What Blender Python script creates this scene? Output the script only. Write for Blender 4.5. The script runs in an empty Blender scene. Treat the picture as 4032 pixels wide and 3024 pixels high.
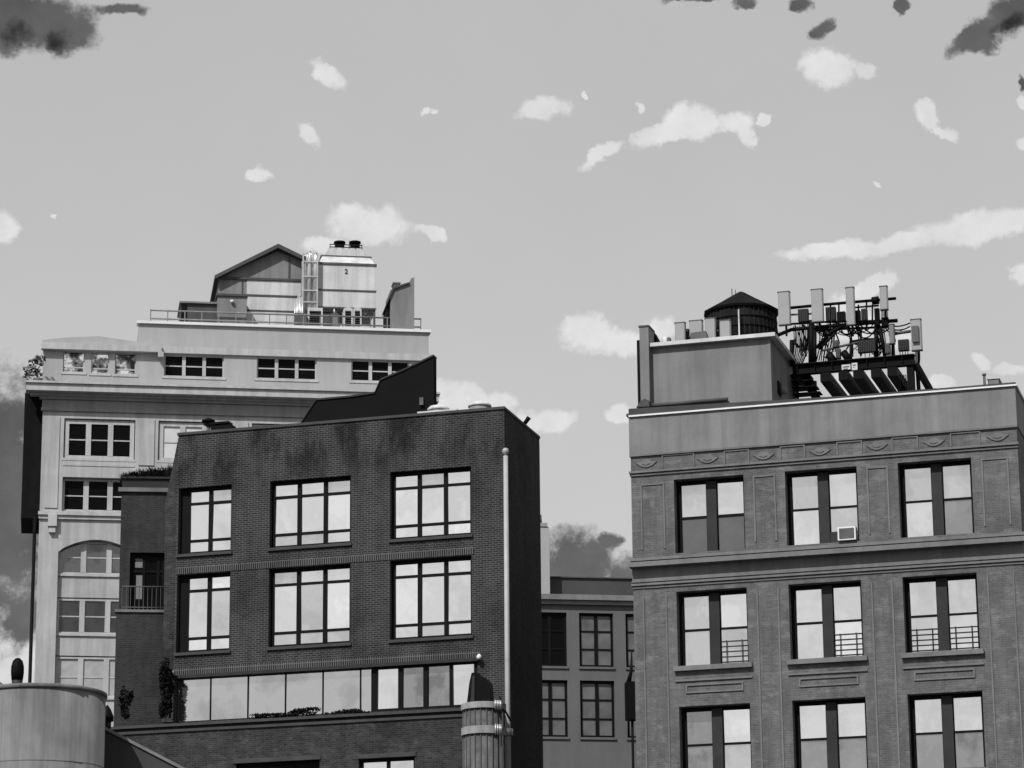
import bpy, math, random
from mathutils import Vector, Matrix
random.seed(7)
R = math.radians
sc = bpy.context.scene
COL = sc.collection

# ------------------------------------------------------------------ camera
FN = 12112.0                       # focal length in photo pixels (4032 wide)
PT, RO = R(14.94), R(0.53)
CAMZ = 1.7
def ray(x, y):
    xr = (x-2016)/FN; zr = -(y-1512)/FN
    cx = xr*math.cos(RO)+zr*math.sin(RO); zc = -xr*math.sin(RO)+zr*math.cos(RO)
    return Vector((cx, math.cos(PT)-zc*math.sin(PT), math.sin(PT)+zc*math.cos(PT)))
cam = bpy.data.cameras.new('camera'); cam.sensor_width = 36; cam.lens = 36*FN/4032
cam.clip_start = 0.5; cam.clip_end = 8000
co = bpy.data.objects.new('camera', cam); COL.objects.link(co); sc.camera = co
rt = Vector((math.cos(RO), math.sin(RO)*math.sin(PT), -math.sin(RO)*math.cos(PT)))
up = Vector((math.sin(RO), -math.cos(RO)*math.sin(PT), math.cos(RO)*math.cos(PT)))
fw = Vector((0, math.cos(PT), math.sin(PT)))
m = Matrix((rt, up, -fw)).transposed().to_4x4(); m.translation = (0, 0, CAMZ)
co.matrix_world = m

# ------------------------------------------------------------------ facade frames
K = 4032/2212.0
class Frame:
    """a vertical facade plane: u along it, v into the building, z up"""
    def __init__(s, px, py, Y, az):
        d = ray(px, py); s.o = Vector((d.x*Y/d.y, Y, 0)); s.az = R(az)
        s.x = Vector((math.cos(s.az), math.sin(s.az), 0)); s.y = Vector((-math.sin(s.az), math.cos(s.az), 0))
    def p(s, px, py, v=0):
        d = ray(px, py); t = (s.o.dot(s.y)+v)/d.dot(s.y)
        w = d*t - s.o
        return w.dot(s.x), w.z+CAMZ
    def s(s, px, py, v=0): return s.p(px*K, py*K, v)
    def rect(s, xl, yt, xr, yb, v=0):
        u0, z1 = s.p(xl, yt, v); _, z0 = s.p(xl, yb, v); u1, _ = s.p(xr, (yt+yb)/2, v)
        return (u0, u1, z0, z1)
    def srect(s, xl, yt, xr, yb, v=0): return s.rect(xl*K, yt*K, xr*K, yb*K, v)

# ------------------------------------------------------------------ materials (all grey, procedural)
MATS = {}
ZT_SOOT = Frame(1985, 1616, 110, -16.05).s(385, 941)[1]
def nodes(name):
    mt = bpy.data.materials.new(name); mt.use_nodes = True
    nt = mt.node_tree; b = nt.nodes['Principled BSDF']
    return mt, nt, b
def g(v): return (v, v, v, 1)
def ramp(nt, fac, stops):
    r = nt.nodes.new('ShaderNodeValToRGB'); cr = r.color_ramp
    while len(cr.elements) < len(stops): cr.elements.new(0.5)
    for e, (p, v) in zip(cr.elements, stops): e.position = p; e.color = g(v)
    nt.links.new(fac, r.inputs[0]); return r.outputs[0]
def mult(nt, a, b, fac=1.0, mode='MULTIPLY'):
    x = nt.nodes.new('ShaderNodeMix'); x.data_type = 'RGBA'; x.blend_type = mode
    x.inputs[0].default_value = fac
    nt.links.new(a, x.inputs[6]); nt.links.new(b, x.inputs[7]); return x.outputs[2]
def noise(nt, vec, scale, detail=6, rough=.6, stretch=None):
    if stretch:
        mp = nt.nodes.new('ShaderNodeMapping'); mp.inputs['Scale'].default_value = stretch
        nt.links.new(vec, mp.inputs[0]); vec = mp.outputs[0]
    n = nt.nodes.new('ShaderNodeTexNoise'); n.inputs['Scale'].default_value = scale
    n.inputs['Detail'].default_value = detail; n.inputs['Roughness'].default_value = rough
    nt.links.new(vec, n.inputs['Vector']); return n.outputs['Fac']
def coord(nt): return nt.nodes.new('ShaderNodeTexCoord').outputs['Object']
def mat(name, base, amp=.25, scale=.6, rough=.85, metal=0, streak=0, bump=0, fine=.12):
    """weathered paint / stucco / stone / metal"""
    if name in MATS: return MATS[name]
    mt, nt, b = nodes(name); c = coord(nt)
    col = ramp(nt, noise(nt, c, scale), [(.3, base*(1-amp)), (.55, base), (.75, base*(1+amp*.8))])
    f2 = ramp(nt, noise(nt, c, scale*14, 4), [(.25, 1-fine), (.75, 1+0*fine)])
    col = mult(nt, col, f2)
    if streak:
        f3 = ramp(nt, noise(nt, c, 1.0, 5, .65, (2.2, 2.2, .16)), [(.35, 1-streak), (.6, 1)])
        col = mult(nt, col, f3)
    nt.links.new(col, b.inputs['Base Color'])
    b.inputs['Roughness'].default_value = rough; b.inputs['Metallic'].default_value = metal
    if not metal: b.inputs['Specular IOR Level'].default_value = .06 if base < .02 else .2
    if bump:
        bp = nt.nodes.new('ShaderNodeBump'); bp.inputs['Strength'].default_value = bump
        bp.inputs['Distance'].default_value = .02
        nt.links.new(noise(nt, c, scale*20, 5), bp.inputs['Height']); nt.links.new(bp.outputs[0], b.inputs['Normal'])
    MATS[name] = mt; return mt
def brick(name, base, mortar, bw=.21, bh=.075, ms=.012, stain=.45, vary=.35, soldier=False, light=0):
    mt, nt, b = nodes(name); c = coord(nt)
    sp = nt.nodes.new('ShaderNodeSeparateXYZ'); nt.links.new(c, sp.inputs[0])
    ad = nt.nodes.new('ShaderNodeMath'); ad.operation = 'ADD'
    nt.links.new(sp.outputs[0], ad.inputs[0]); nt.links.new(sp.outputs[1], ad.inputs[1])
    cb = nt.nodes.new('ShaderNodeCombineXYZ')
    nt.links.new(ad.outputs[0], cb.inputs[0]); nt.links.new(sp.outputs[2], cb.inputs[1])
    t = nt.nodes.new('ShaderNodeTexBrick'); nt.links.new(cb.outputs[0], t.inputs['Vector'])
    t.inputs['Scale'].default_value = 1; t.inputs['Mortar Size'].default_value = ms
    t.inputs['Brick Width'].default_value = bw; t.inputs['Row Height'].default_value = bh
    t.inputs['Color1'].default_value = g(base*(1-vary)); t.inputs['Color2'].default_value = g(base*(1+vary))
    t.inputs['Mortar'].default_value = g(mortar); t.inputs['Mortar Smooth'].default_value = .3
    if soldier: t.offset = 0
    col = t.outputs['Color']
    col = mult(nt, col, ramp(nt, noise(nt, c, .35, 7, .65), [(.36, 1-min(stain, .4)), (.5, .95), (.72, 1)]))
    col = mult(nt, col, ramp(nt, noise(nt, c, 1.3, 5, .7, (1.6, 1.6, .3)), [(.38, .72), (.6, 1)]))
    if stain > .6:
        zg = nt.nodes.new('ShaderNodeMapRange'); nt.links.new(sp.outputs[2], zg.inputs[0]); zg.inputs[1].default_value = ZT_SOOT-2.8; zg.inputs[2].default_value = ZT_SOOT-1.2
        run = ramp(nt, noise(nt, c, .8, 7, .7, (.8, .8, .3)), [(.42, .35), (.48, .7), (.52, 1)])
        mx_ = nt.nodes.new('ShaderNodeMix'); mx_.data_type = 'RGBA'; nt.links.new(zg.outputs[0], mx_.inputs[0]); mx_.inputs[6].default_value = g(1); nt.links.new(run, mx_.inputs[7])
        col = mult(nt, col, mx_.outputs[2])
    if light:
        lt = ramp(nt, noise(nt, c, 1.5, 9, .8, (.8, .8, 1.6)), [(.5, 0), (.62, light*.7), (.72, light)])
        col = mult(nt, col, lt, 1, 'ADD')
    nt.links.new(col, b.inputs['Base Color']); b.inputs['Roughness'].default_value = .9; b.inputs['Specular IOR Level'].default_value = .1
    bp = nt.nodes.new('ShaderNodeBump'); bp.inputs['Strength'].default_value = .4; bp.inputs['Distance'].default_value = .01
    bp.invert = True
    nt.links.new(t.outputs['Fac'], bp.inputs['Height']); nt.links.new(bp.outputs[0], b.inputs['Normal'])
    MATS[name] = mt; return mt
def glass(name, base, metal, rough=.03, wave=.06, lo=.82, scale=.9):
    """coated glass: mirrors the sky, with uneven reflections painted into its colour by noise"""
    mt, nt, b = nodes(name); c = coord(nt)
    col = ramp(nt, noise(nt, c, scale, 5, .6, (1, 1, .8)), [(.38, base*lo), (.48, base*.93), (.56, base*.9), (.62, base)])
    nt.links.new(col, b.inputs['Base Color'])
    b.inputs['Roughness'].default_value = rough; b.inputs['Metallic'].default_value = metal
    bp = nt.nodes.new('ShaderNodeBump'); bp.inputs['Strength'].default_value = wave; bp.inputs['Distance'].default_value = .05
    nt.links.new(noise(nt, c, .9, 2), bp.inputs['Height']); nt.links.new(bp.outputs[0], b.inputs['Normal'])
    MATS[name] = mt; return mt
STONE = mat('pale_stone', .37, .16, .5, streak=.24, fine=.06)
STONE2 = mat('pale_stone_moulding', .40, .10, .5, streak=.2)
STONE3 = mat('pale_stone_frieze', .27, .12, .4, streak=.2)
LRENDER = mat('pale_render', .32, .10, .25, streak=.10, fine=.05)
RBRICK = brick('grey_brick', .104, .125, stain=.14, vary=.12, light=.07)
RSTUCCO = mat('grey_stucco', .183, .22, .45, streak=.25, fine=.08)
RTRIM = mat('grey_stone_trim', .15, .2, .8, streak=.2)
WHITE = mat('white_metal_flashing', .62, .1, 1, rough=.4)
MBRICK = brick('dark_brick', .028, .09, bw=.23, bh=.08, ms=.014, stain=.61, vary=.3)
MSOLD = brick('dark_brick_soldier', .022, .12, bw=.085, bh=.26, ms=.02, stain=.3, soldier=True)
MSIDE = brick('blackened_brick', .030, .045, stain=.6, vary=.3)
WBRICK = brick('dark_terrace_brick', .036, .05, stain=.25, vary=.2)
LOWBRICK = brick('sooty_brick', .03, .05, stain=.5, vary=.35, light=.03)
MATTE_BLACK = mat('matte_black', .0085, .15, .5, rough=1)
BLACK = mat('black_steel', .004, .3, 2, rough=.6)
BLACKP = mat('black_window_frame', .006, .2, 2, rough=.5)
DARKM = mat('dark_grey_metal', .022, .3, 1.5, rough=.6, streak=.2)
MIDM = mat('mid_grey_metal', .09, .25, 1.5, rough=.55, streak=.25)
LIGHTM = mat('pale_metal_panel', .52, .14, .7, rough=.45, streak=.25)
GALV = mat('galvanised_metal', .5, .2, 2, rough=.35, metal=.5)
ANT = mat('antenna_plastic', .26, .08, 2, rough=.5)
ROOFM = mat('roof_membrane', .12, .3, 1)
COPING = mat('stone_coping', .16, .25, 1.5, streak=.2)
COPD = mat('dark_coping', .05, .25, 1.5)
SHED = mat('grey_cladding', .19, .12, .6, streak=.25)
SHEDD = mat('dark_slate_cladding', .07, .2, .8, streak=.2)
WOOD = mat('weathered_tank_wood', .012, .6, 1.2, streak=.5)
TANKROOF = mat('tank_roof_felt', .010, .5, 1.2, rough=.95)
POLE = mat('pale_pole_paint', .33, .12, 1.5, rough=.5, streak=.15)
SKYG = glass('sky_reflecting_glass', .84, .97, wave=.08, lo=.82, scale=.6)
BRIGHTG = glass('bright_cloud_glass', .98, .97, wave=.1, lo=.85)
BLIND = mat('white_blind_behind_glass', .5, .12, 1, rough=.25)
BLINDD = mat('grey_blind_behind_glass', .15, .2, 1, rough=.15)
DIMG = glass('dim_reflecting_glass', .34, .8, lo=.6)
DARKG = glass('dark_glass', .004, 0, .08)
DARKG.node_tree.nodes['Principled BSDF'].inputs['Specular IOR Level'].default_value = .04
DULLG = glass('dull_sky_glass', .66, .92, wave=.1, lo=.8)
GREYG = glass('grey_glass', .15, .7, .06, lo=.6)
GREYD = glass('darker_grey_glass', .075, .7, .06, lo=.7)
PATCHG, _nt, _b = nodes('patchy_reflecting_glass'); _c = coord(_nt)
_nt.links.new(ramp(_nt, noise(_nt, _c, 1.1, 5, .7), [(.42, .03), (.5, .25), (.58, .9)]), _b.inputs['Base Color']); _b.inputs['Metallic'].default_value = .95; _b.inputs['Roughness'].default_value = .05  # sky-bright and dark reflection patches painted into the colour
LEAF = mat('dark_leaves', .012, .5, 3)
LEAF2 = mat('grey_green_leaves', .07, .5, 3)
BARK = mat('bark', .05, .3, 5)

# ------------------------------------------------------------------ mesh building
class MB:
    def __init__(s): s.v = []; s.f = []; s.sm = []
    def quad(s, *p, smooth=False):
        i = len(s.v); s.v += [Vector(q) for q in p]; s.f.append(tuple(range(i, i+len(p)))); s.sm.append(smooth); return s
    def box(s, u0, u1, v0, v1, z0, z1):
        if u1 < u0: u0, u1 = u1, u0
        if v1 < v0: v0, v1 = v1, v0
        if z1 < z0: z0, z1 = z1, z0
        i = len(s.v)
        s.v += [Vector((a, b, c)) for c in (z0, z1) for b in (v0, v1) for a in (u0, u1)]
        for q in ((0, 2, 3, 1), (4, 5, 7, 6), (0, 1, 5, 4), (2, 6, 7, 3), (0, 4, 6, 2), (1, 3, 7, 5)):
            s.f.append(tuple(i+k for k in q)); s.sm.append(False)
        return s
    def prism(s, pts, v0, v1):
        """outline of (u,z) points extruded along v"""
        i = len(s.v); n = len(pts)
        s.v += [Vector((a, v0, c)) for a, c in pts]+[Vector((a, v1, c)) for a, c in pts]
        s.f.append(tuple(range(i, i+n))); s.f.append(tuple(range(i+2*n-1, i+n-1, -1))); s.sm += [False]*2
        for k in range(n):
            l = (k+1) % n; s.f.append((i+k, i+n+k, i+n+l, i+l)); s.sm.append(False)
        return s
    def tube(s, pts, r, n=8, taper=None):
        pts = [Vector(p) for p in pts]; i0 = len(s.v)
        for k, p in enumerate(pts):
            a = pts[max(k-1, 0)]; b = pts[min(k+1, len(pts)-1)]; t = (b-a).normalized()
            ref = Vector((0, 0, 1)) if abs(t.z) < .9 else Vector((1, 0, 0))
            e1 = t.cross(ref).normalized(); e2 = t.cross(e1)
            rr = r if taper is None else r+(taper-r)*k/(len(pts)-1)
            for j in range(n):
                q = 2*math.pi*j/n; s.v.append(p+(e1*math.cos(q)+e2*math.sin(q))*rr)
        for k in range(len(pts)-1):
            for j in range(n):
                a = i0+k*n+j; b = i0+k*n+(j+1) % n
                s.f.append((a, b, b+n, a+n)); s.sm.append(n > 5)
        s.f.append(tuple(i0+j for j in reversed(range(n)))); s.f.append(tuple(i0+(len(pts)-1)*n+j for j in range(n))); s.sm += [False]*2
        return s
    def lathe(s, cu, cv, prof, n=32, capped=True, smooth=True):
        """prof: (r,z) bottom to top"""
        i0 = len(s.v)
        for r_, z in prof:
            for j in range(n):
                q = 2*math.pi*j/n; s.v.append(Vector((cu+r_*math.cos(q), cv+r_*math.sin(q), z)))
        for k in range(len(prof)-1):
            for j in range(n):
                a = i0+k*n+j; b = i0+k*n+(j+1) % n
                s.f.append((a, b, b+n, a+n)); s.sm.append(smooth)
        if capped:
            s.f.append(tuple(i0+j for j in reversed(range(n)))); s.f.append(tuple(i0+(len(prof)-1)*n+j for j in range(n))); s.sm += [False]*2
        return s
    def wall(s, u0, u1, z0, z1, holes, v=0, depth=.4):
        us = sorted({u0, u1} | {h[0] for h in holes} | {h[1] for h in holes})
        zs = sorted({z0, z1} | {h[2] for h in holes} | {h[3] for h in holes})
        us = [a for a in us if u0 <= a <= u1]; zs = [a for a in zs if z0 <= a <= z1]
        for a, b in zip(us, us[1:]):
            for c, d in zip(zs, zs[1:]):
                mu, mz = (a+b)/2, (c+d)/2
                if any(h[0] < mu < h[1] and h[2] < mz < h[3] for h in holes): continue
                s.quad((a, v, c), (b, v, c), (b, v, d), (a, v, d))
        for h in holes:
            a, b, c, d = h; w = v+depth
            s.quad((a, v, c), (a, v, d), (a, w, d), (a, w, c)); s.quad((b, v, c), (b, w, c), (b, w, d), (b, v, d))
            s.quad((a, v, c), (a, w, c), (b, w, c), (b, v, c)); s.quad((a, v, d), (b, v, d), (b, w, d), (a, w, d))
        return s
    def shell(s, u0, u1, v0, v1, z0, z1):
        """sides, back and roof of a block whose front is built apart"""
        s.quad((u0, v0, z0), (u0, v0, z1), (u0, v1, z1), (u0, v1, z0)); s.quad((u1, v0, z0), (u1, v1, z0), (u1, v1, z1), (u1, v0, z1))
        s.quad((u0, v1, z0), (u0, v1, z1), (u1, v1, z1), (u1, v1, z0)); s.quad((u0, v0, z1), (u1, v0, z1), (u1, v1, z1), (u0, v1, z1))
        return s
    def build(s, name, material, root, label=None):
        off = root.get('_off', (0, 0, 0)); off = Vector(off)
        me = bpy.data.meshes.new(name); me.from_pydata([v-off for v in s.v], [], s.f)
        me.polygons.foreach_set('use_smooth', s.sm); me.materials.append(material); me.update()
        o = bpy.data.objects.new(name, me); COL.objects.link(o); o.parent = root; o['_off'] = tuple(off)
        if label: o['label'] = label
        return o
ROOTS = []
def thing(name, fr, off, label, cat, group=None):
    o = bpy.data.objects.new(name, None); COL.objects.link(o); off = Vector(off)
    o.location = fr.o+fr.x*off.x+fr.y*off.y+Vector((0, 0, off.z)); o.rotation_euler = (0, 0, fr.az)
    o.empty_display_size = .3
    o['label'] = label; o['category'] = cat; o['_off'] = tuple(off)
    if group: o['group'] = group
    ROOTS.append(o); return o

def panes_mb(mb, cells, v, tilt=.006):
    for (a, b, c, d) in cells:
        t1 = random.uniform(-tilt, tilt); t2 = random.uniform(-tilt, tilt)*.7
        h = (d-c)*t1; w = (b-a)*t2
        mb.quad((a, v-w-h, c), (b, v+w-h, c), (b, v+w+h, d), (a, v-w+h, d))

# ================================================================== LEFT: pale stone building
FL = Frame(114, 1503, 170, 8.58)
def S(F, x, y, v=0): return F.s(x, y, v)
root = thing('stone_building', FL, (FL.s(90, 900)[0], 0, 0), 'pale stone building with heavy cornice, attic storey and dark windows, on the left', 'building')
LB = root
uL, _ = FL.s(92, 900); uR, _ = FL.s(936, 900)
zc1 = FL.s(92, 825, -.6)[1]-.1          # cornice top
# bays: u range of each bay recess
b0 = FL.s(138, 940)[0]; b0r = FL.s(292, 940)[0]; pitch = FL.s(342, 940)[0]-b0
bays = [(b0+k*pitch, b0r+k*pitch) for k in range(4)]
zA1, zA0 = FL.s(138, 903)[1], FL.s(138, 990)[1]
zB1, zB0 = FL.s(142, 1030)[1], FL.s(142, 1104)[1]
zArch = FL.s(215, 1166)[1]; zSpr = FL.s(130, 1192)[1]
zbelt1, zbelt0 = FL.s(90, 1106)[1], FL.s(90, 1119)[1]
holes = []
for a, b in bays:
    holes.append((a, b, zA0, zA1)); holes.append((a, b, zB0, zB1))
    holes.append((a-.12, b+.12, 0.5, zArch))
mb = MB().wall(uL, uR, 0, zc1-.02, holes, 0, .45); mb.shell(uL, uR, 0, 16, 0, zc1-.02)
mb.build('wall', STONE, LB)
# arch heads
mb = MB()
for a, b in bays:
    a -= .12; b += .12; n = 10
    for sgn in (0, 1):
        pts = []
        for k in range(n+1):
            t = k/n*.5; u = a+(b-a)*t; z = zSpr+(zArch-zSpr)*math.sin(math.pi*t)**.75
            pts.append((u, z))
        pts.append((a, zArch+.001))
        if sgn: pts = [(a+b-p, q) for p, q in pts][::-1]
        mb.prism(pts, .004, .42)
mb.build('arch_head', STONE, LB)
def L_window(a, b, c, d, v, gmat, cols=3, split=.5, name='window', mull=.3, fmat=None, fr=.12):
    fmat = fmat or STONE2
    f = MB(); gl = MB()
    f.box(a, b, v-.08, v+.06, d-fr, d); f.box(a, b, v-.08, v+.06, c, c+fr*.8)
    f.box(a, a+fr, v-.083, v+.057, c+fr*.8, d-fr); f.box(b-fr, b, v-.083, v+.057, c+fr*.8, d-fr)
    w = (b-a-2*fr-(cols-1)*mull)/cols; cells = []
    for k in range(cols):
        x = a+fr+k*(w+mull)
        if k: f.box(x-mull, x, v-.09, v+.05, c+fr*.8, d-fr)
        zm = c+fr*.8+(d-fr-c-fr*.8)*split
        f.box(x, x+w, v-.03, v+.04, zm-.035, zm+.035)
        cells += [(x, x+w, c+fr*.8, zm), (x, x+w, zm, d-fr)]
    o = f.build(name, fmat, LB)
    panes_mb(gl, cells, v); gl.build('glass', gmat, o)
    s_ = MB().box(a-.12, b+.12, v-.22, v-.05, c-.14, c-.002); s_.build('sill', STONE2, o)
    return o
for k, (a, b) in enumerate(bays):
    i = .14
    gm = DARKG if k == 0 else BLIND
    L_window(a+.05, b-.05, zA0+.03, zA1-.05, .2, gm, fr=.24)
    L_window(a+.02, b-.02, zB0+.08, zB1-.03, .4, DARKG, split=.48)
    a2, b2 = a-.1, b+.1
    if k < 1:
        L_window(a2, b2, FL.s(135, 1237)[1], zArch-.05, .43, GREYG, split=.52)
        L_window(a2, b2, FL.s(135, 1366)[1], FL.s(135, 1290)[1], .43, GREYD)
        L_window(a2, b2, FL.s(135, 1503)[1], FL.s(135, 1416)[1], .43, mat('grey_curtain', .33, .2, 1.5, rough=.4))
    sp = MB()
    sp.box(a2-.02, b2+.02, .30, .6, FL.s(135, 1288)[1], FL.s(135, 1239)[1])
    sp.box(a2-.02, b2+.02, .30, .6, FL.s(135, 1414)[1], FL.s(135, 1368)[1])
    sp.box(a2-.02, b2+.02, .30, .6, 0.5, FL.s(135, 1505)[1])
    sp.build('spandrel', STONE, LB)
# pilaster strips between upper bays
mb = MB()
for a, b in bays:
    for x in (b+.25, b+pitch-(b-a)-.25-.55):
        pass
    mb.box(b+.22, b+pitch-(b-a)-.22, -.06, .1, zA0-.3, zA1+.06)
    mb.box(a, b, -.03, .1, zA0-.42, zA0-.30)
mb.box(uL+.25, bays[0][0]-.25, -.06, .1, zbelt1+.25, zA1+.06)
mb.build('pilaster', STONE, LB)
mb = MB()
for k in range(14): z = .6+k*1.1; mb.box(uL-.004, bays[0][0]-.13, -.006, .02, z, z+.02) if z < zbelt0-1 else None
mb.build('block_joint', STONE3, LB)
# belt course
mb = MB(); mb.box(uL-.08, uR+.05, -.22, .1, zbelt1-.18, zbelt1); mb.box(uL-.04, uR+.02, -.12, .1, zbelt0-.05, zbelt1-.183)
mb.build('belt_course', STONE2, LB)
for a, b in bays[:2]:
    MB().box(a-.75, a-.25, -.3, .1, zbelt0-.5, zbelt1-.19).box(a-.68, a-.32, -.22, .1, zbelt0-.85, zbelt0-.49).build('bracket', STONE2, LB)
# cornice
zf = FL.s(92, 888)[1]; zsh = FL.s(92, 860)[1]; zcb = FL.s(92, 846, -.6)[1]
mb = MB()
mb.box(uL-1.0, uR+.3, -.95, 2.2, zc1-.02, zc1+.1); mb.box(uL-.95, uR+.25, -.82, .1, zc1-.2, zc1-.023); mb.box(uL-.97, uR+.22, -.88, .1, zcb+.02, zc1-.203); mb.box(uL-.75, uR+.2, -.3, .1, zcb-.12, zcb+.017)
mb.build('cornice', STONE2, LB)
mb = MB(); mb.box(uL-.2, uR+.1, -.2, .1, zcb-.3, zcb-.093); mb.box(uL-.1, uR+.05, -.12, .1, zf+.02, zf+.2); mb.box(uL-.05, uR+.03, -.06, .1, zf+.2, zcb-.3)
mb.build('frieze', STONE3, LB)
# attic storey
va = 1.0
au0, au1 = FL.s(92, 790, va)[0], FL.s(934, 830, va)[0]
zb1, zb0 = FL.s(92, 744, va)[1], FL.s(92, 756, va)[1]
wins = [FL.srect(*q, v=va) for q in ((137, 757, 183, 803), (198, 759, 236, 806), (249, 761, 294, 808))]
wins2 = [FL.srect(*q, v=va) for q in ((355, 765, 484, 812), (555, 770, 684, 817), (759, 776, 884, 822))]
mb = MB().wall(au0, au1, zc1+.1, zb1, wins+wins2, va, .35); mb.shell(au0, au1, va, 14, zc1+.1, zb1)
mb.build('attic_wall', LRENDER, LB)
for w in wins:
    o = L_window(*w, va+.18, PATCHG, cols=1, split=.22, fr=.07)
for w in wins2:
    L_window(*w, va+.18, DARKG, cols=3, split=.5, mull=.2, fr=.08)
mb = MB(); x345 = FL.s(345, 750, va)[0]
mb.box(au0-.1, x345+.12, va-.35, va+.1, zb0, zb1+.05)
mb.box(x345+.123, au1+.1, va-.15, va+.1, zb0+.02, zb1+.08)
mb.box(x345-.1, x345+.22, va-.45, va+.1, zb0-.3, zb0-.003)
mb.build('attic_moulding', STONE2, LB)
# low gabled parapet on the left end, light wall of the upper storey
P = [FL.s(x, y, va+.05) for x, y in ((92, 745), (92, 734), (142, 729), (213, 726), (302, 739), (345, 744))]
zt = zb1+.04
mb = MB().prism([(P[0][0], zt)]+P[1:]+[(P[-1][0], zt)], va+.05, va+.4); mb.build('gabled_parapet', LRENDER, LB)
vu = va+.5
q = FL.srect(300, 699, 926, 742, v=vu)
zu1 = q[3]
mb = MB().box(q[0], q[1], vu, 12, zb1-.05, zu1); mb.build('upper_storey', LRENDER, LB)
mb = MB().box(q[0]-.12, q[1]+.12, vu-.15, vu+.6, zu1, zu1+.16); mb.build('roof_coping', WHITE, LB)
# dark projecting shaft on the left flank
q = FL.srect(54, 845, 92, 1119, v=.8)
mb = MB().box(q[0], uL-.003, .8, 5, q[2], q[3]-.1)
mb.build('side_shaft', mat('shaft_metal', .009, .3, 1.5, streak=.3), LB)
mb = MB().tube([(uL-.25, .4, 5), (uL-.25, .4, q[2])], .1); mb.build('downpipe', BLACK, LB)
# railing on the roof
zr = zu1+.13
rr = thing('roof_railing', FL, (FL.s(326, 690, vu)[0], vu+.5, zr), 'thin double metal railing along the roof edge of the pale stone building', 'railing')
ru0, ru1 = FL.s(326, 680, vu)[0], FL.s(911, 700, vu)[0]
mb = MB()
for h in (.35, .85): mb.tube([(ru0, vu+.5, zr+h), (ru1, vu+.5, zr+h)], .05)
mb.build('rail', SHED, rr)
n = 16
for k in range(n+1):
    x = ru0+(ru1-ru0)*k/n; MB().box(x-.03, x+.03, vu+.47, vu+.53, zr-.02, zr+.9).build('post', SHED, rr)

# ---- roof structures on the pale building
vg = 4.0
gb = thing('gabled_penthouse', FL, (FL.s(560, 690, vg)[0], vg, zu1), 'grey gabled rooftop penthouse with banded cladding beside the metal flues', 'rooftop house')
def uz(x, y, v): return FL.s(x, y, v)
mb = MB()
pl = [uz(*c, vg) for c in ((472, 600), (600, 542), (735, 600))]
base = zu1-.1
mb.prism([(pl[0][0], base), pl[0], pl[1], pl[2], (pl[2][0], base)], vg, vg+7); mb.build('wall', SHED, gb)
mb = MB()
e = [uz(*c, vg) for c in ((463, 599), (600, 531), (742, 600))]; th = .22
mb.prism([e[0], e[1], e[2], (e[2][0], e[2][1]-th), (e[1][0], e[1][1]-th*1.15), (e[0][0], e[0][1]-th)], vg-.45, vg+7.2); mb.build('roof', SHEDD, gb)
mb = MB()
zz = uz(560, 603, vg)[1]
mb.box(pl[0][0], pl[2][0], vg-.1, vg+.1, zz-.08, zz+.06)
mb.box(uz(533, 650, vg)[0], pl[2][0], vg-.06, vg+.1, uz(600, 640, vg)[1]-.06, uz(600, 638, vg)[1])
mb.box(uz(533, 650, vg)[0], pl[2][0], vg-.06, vg+.1, uz(600, 672, vg)[1]-.06, uz(600, 671, vg)[1])
mb.box(uz(522, 650, vg)[0], uz(524, 650, vg)[0], vg-.05, vg+.1, base, zz-.09)
mb.box(uz(624, 650, vg)[0]-.04, uz(624, 650, vg)[0]+.04, vg-.05, vg+.1, zz+.07, uz(624, 556, vg)[1])
mb.build('cladding_strip', SHEDD, gb)
mb = MB().box(uz(533, 620, vg)[0], pl[2][0], vg-.03, vg+.05, base, uz(600, 606, vg)[1]-.05); mb.build('panel', LIGHTM, gb)
vb = 2.6
lb_ = thing('rooftop_shed', FL, (uz(430, 690, vb)[0], vb, zu1), 'low dark flat-roofed shed left of the gabled penthouse', 'shed')
q = FL.srect(391, 655, 470, 697, v=vb); MB().box(q[0], q[1], vb, vb+3, zu1-.1, q[3]).build('wall', SHEDD, lb_)
MB().box(q[0]-.1, q[1]-.05, vb-.15, vb+3.1, q[3], q[3]+.1).build('roof', SHED, lb_)
MB().box(q[0]+.02, q[0]+.35, vb-.04, vb, zu1, q[3]-.1).build('door', BLACKP, lb_)
lb_ = thing('rooftop_shed', FL, (uz(500, 690, vb)[0], vb-.4, zu1), 'square grey plant room standing before the gabled penthouse wall', 'shed')
q = FL.srect(470, 639, 533, 697, v=vb-.4); MB().box(q[0], q[1], vb-.4, vb+1.2, zu1-.1, q[3]).build('wall', SHED, lb_)
MB().box(q[0]-.08, q[1]+.05, vb-.5, vb+1.25, q[3], q[3]+.13).build('roof', SHEDD, lb_)
x, z = uz(501, 652, vb-.4); MB().lathe(x, vb-.52, [(.02, z-.09), (.11, z-.05), (.11, z+.05), (.02, z+.09)], 12).build('lamp', WHITE, lb_)
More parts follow.
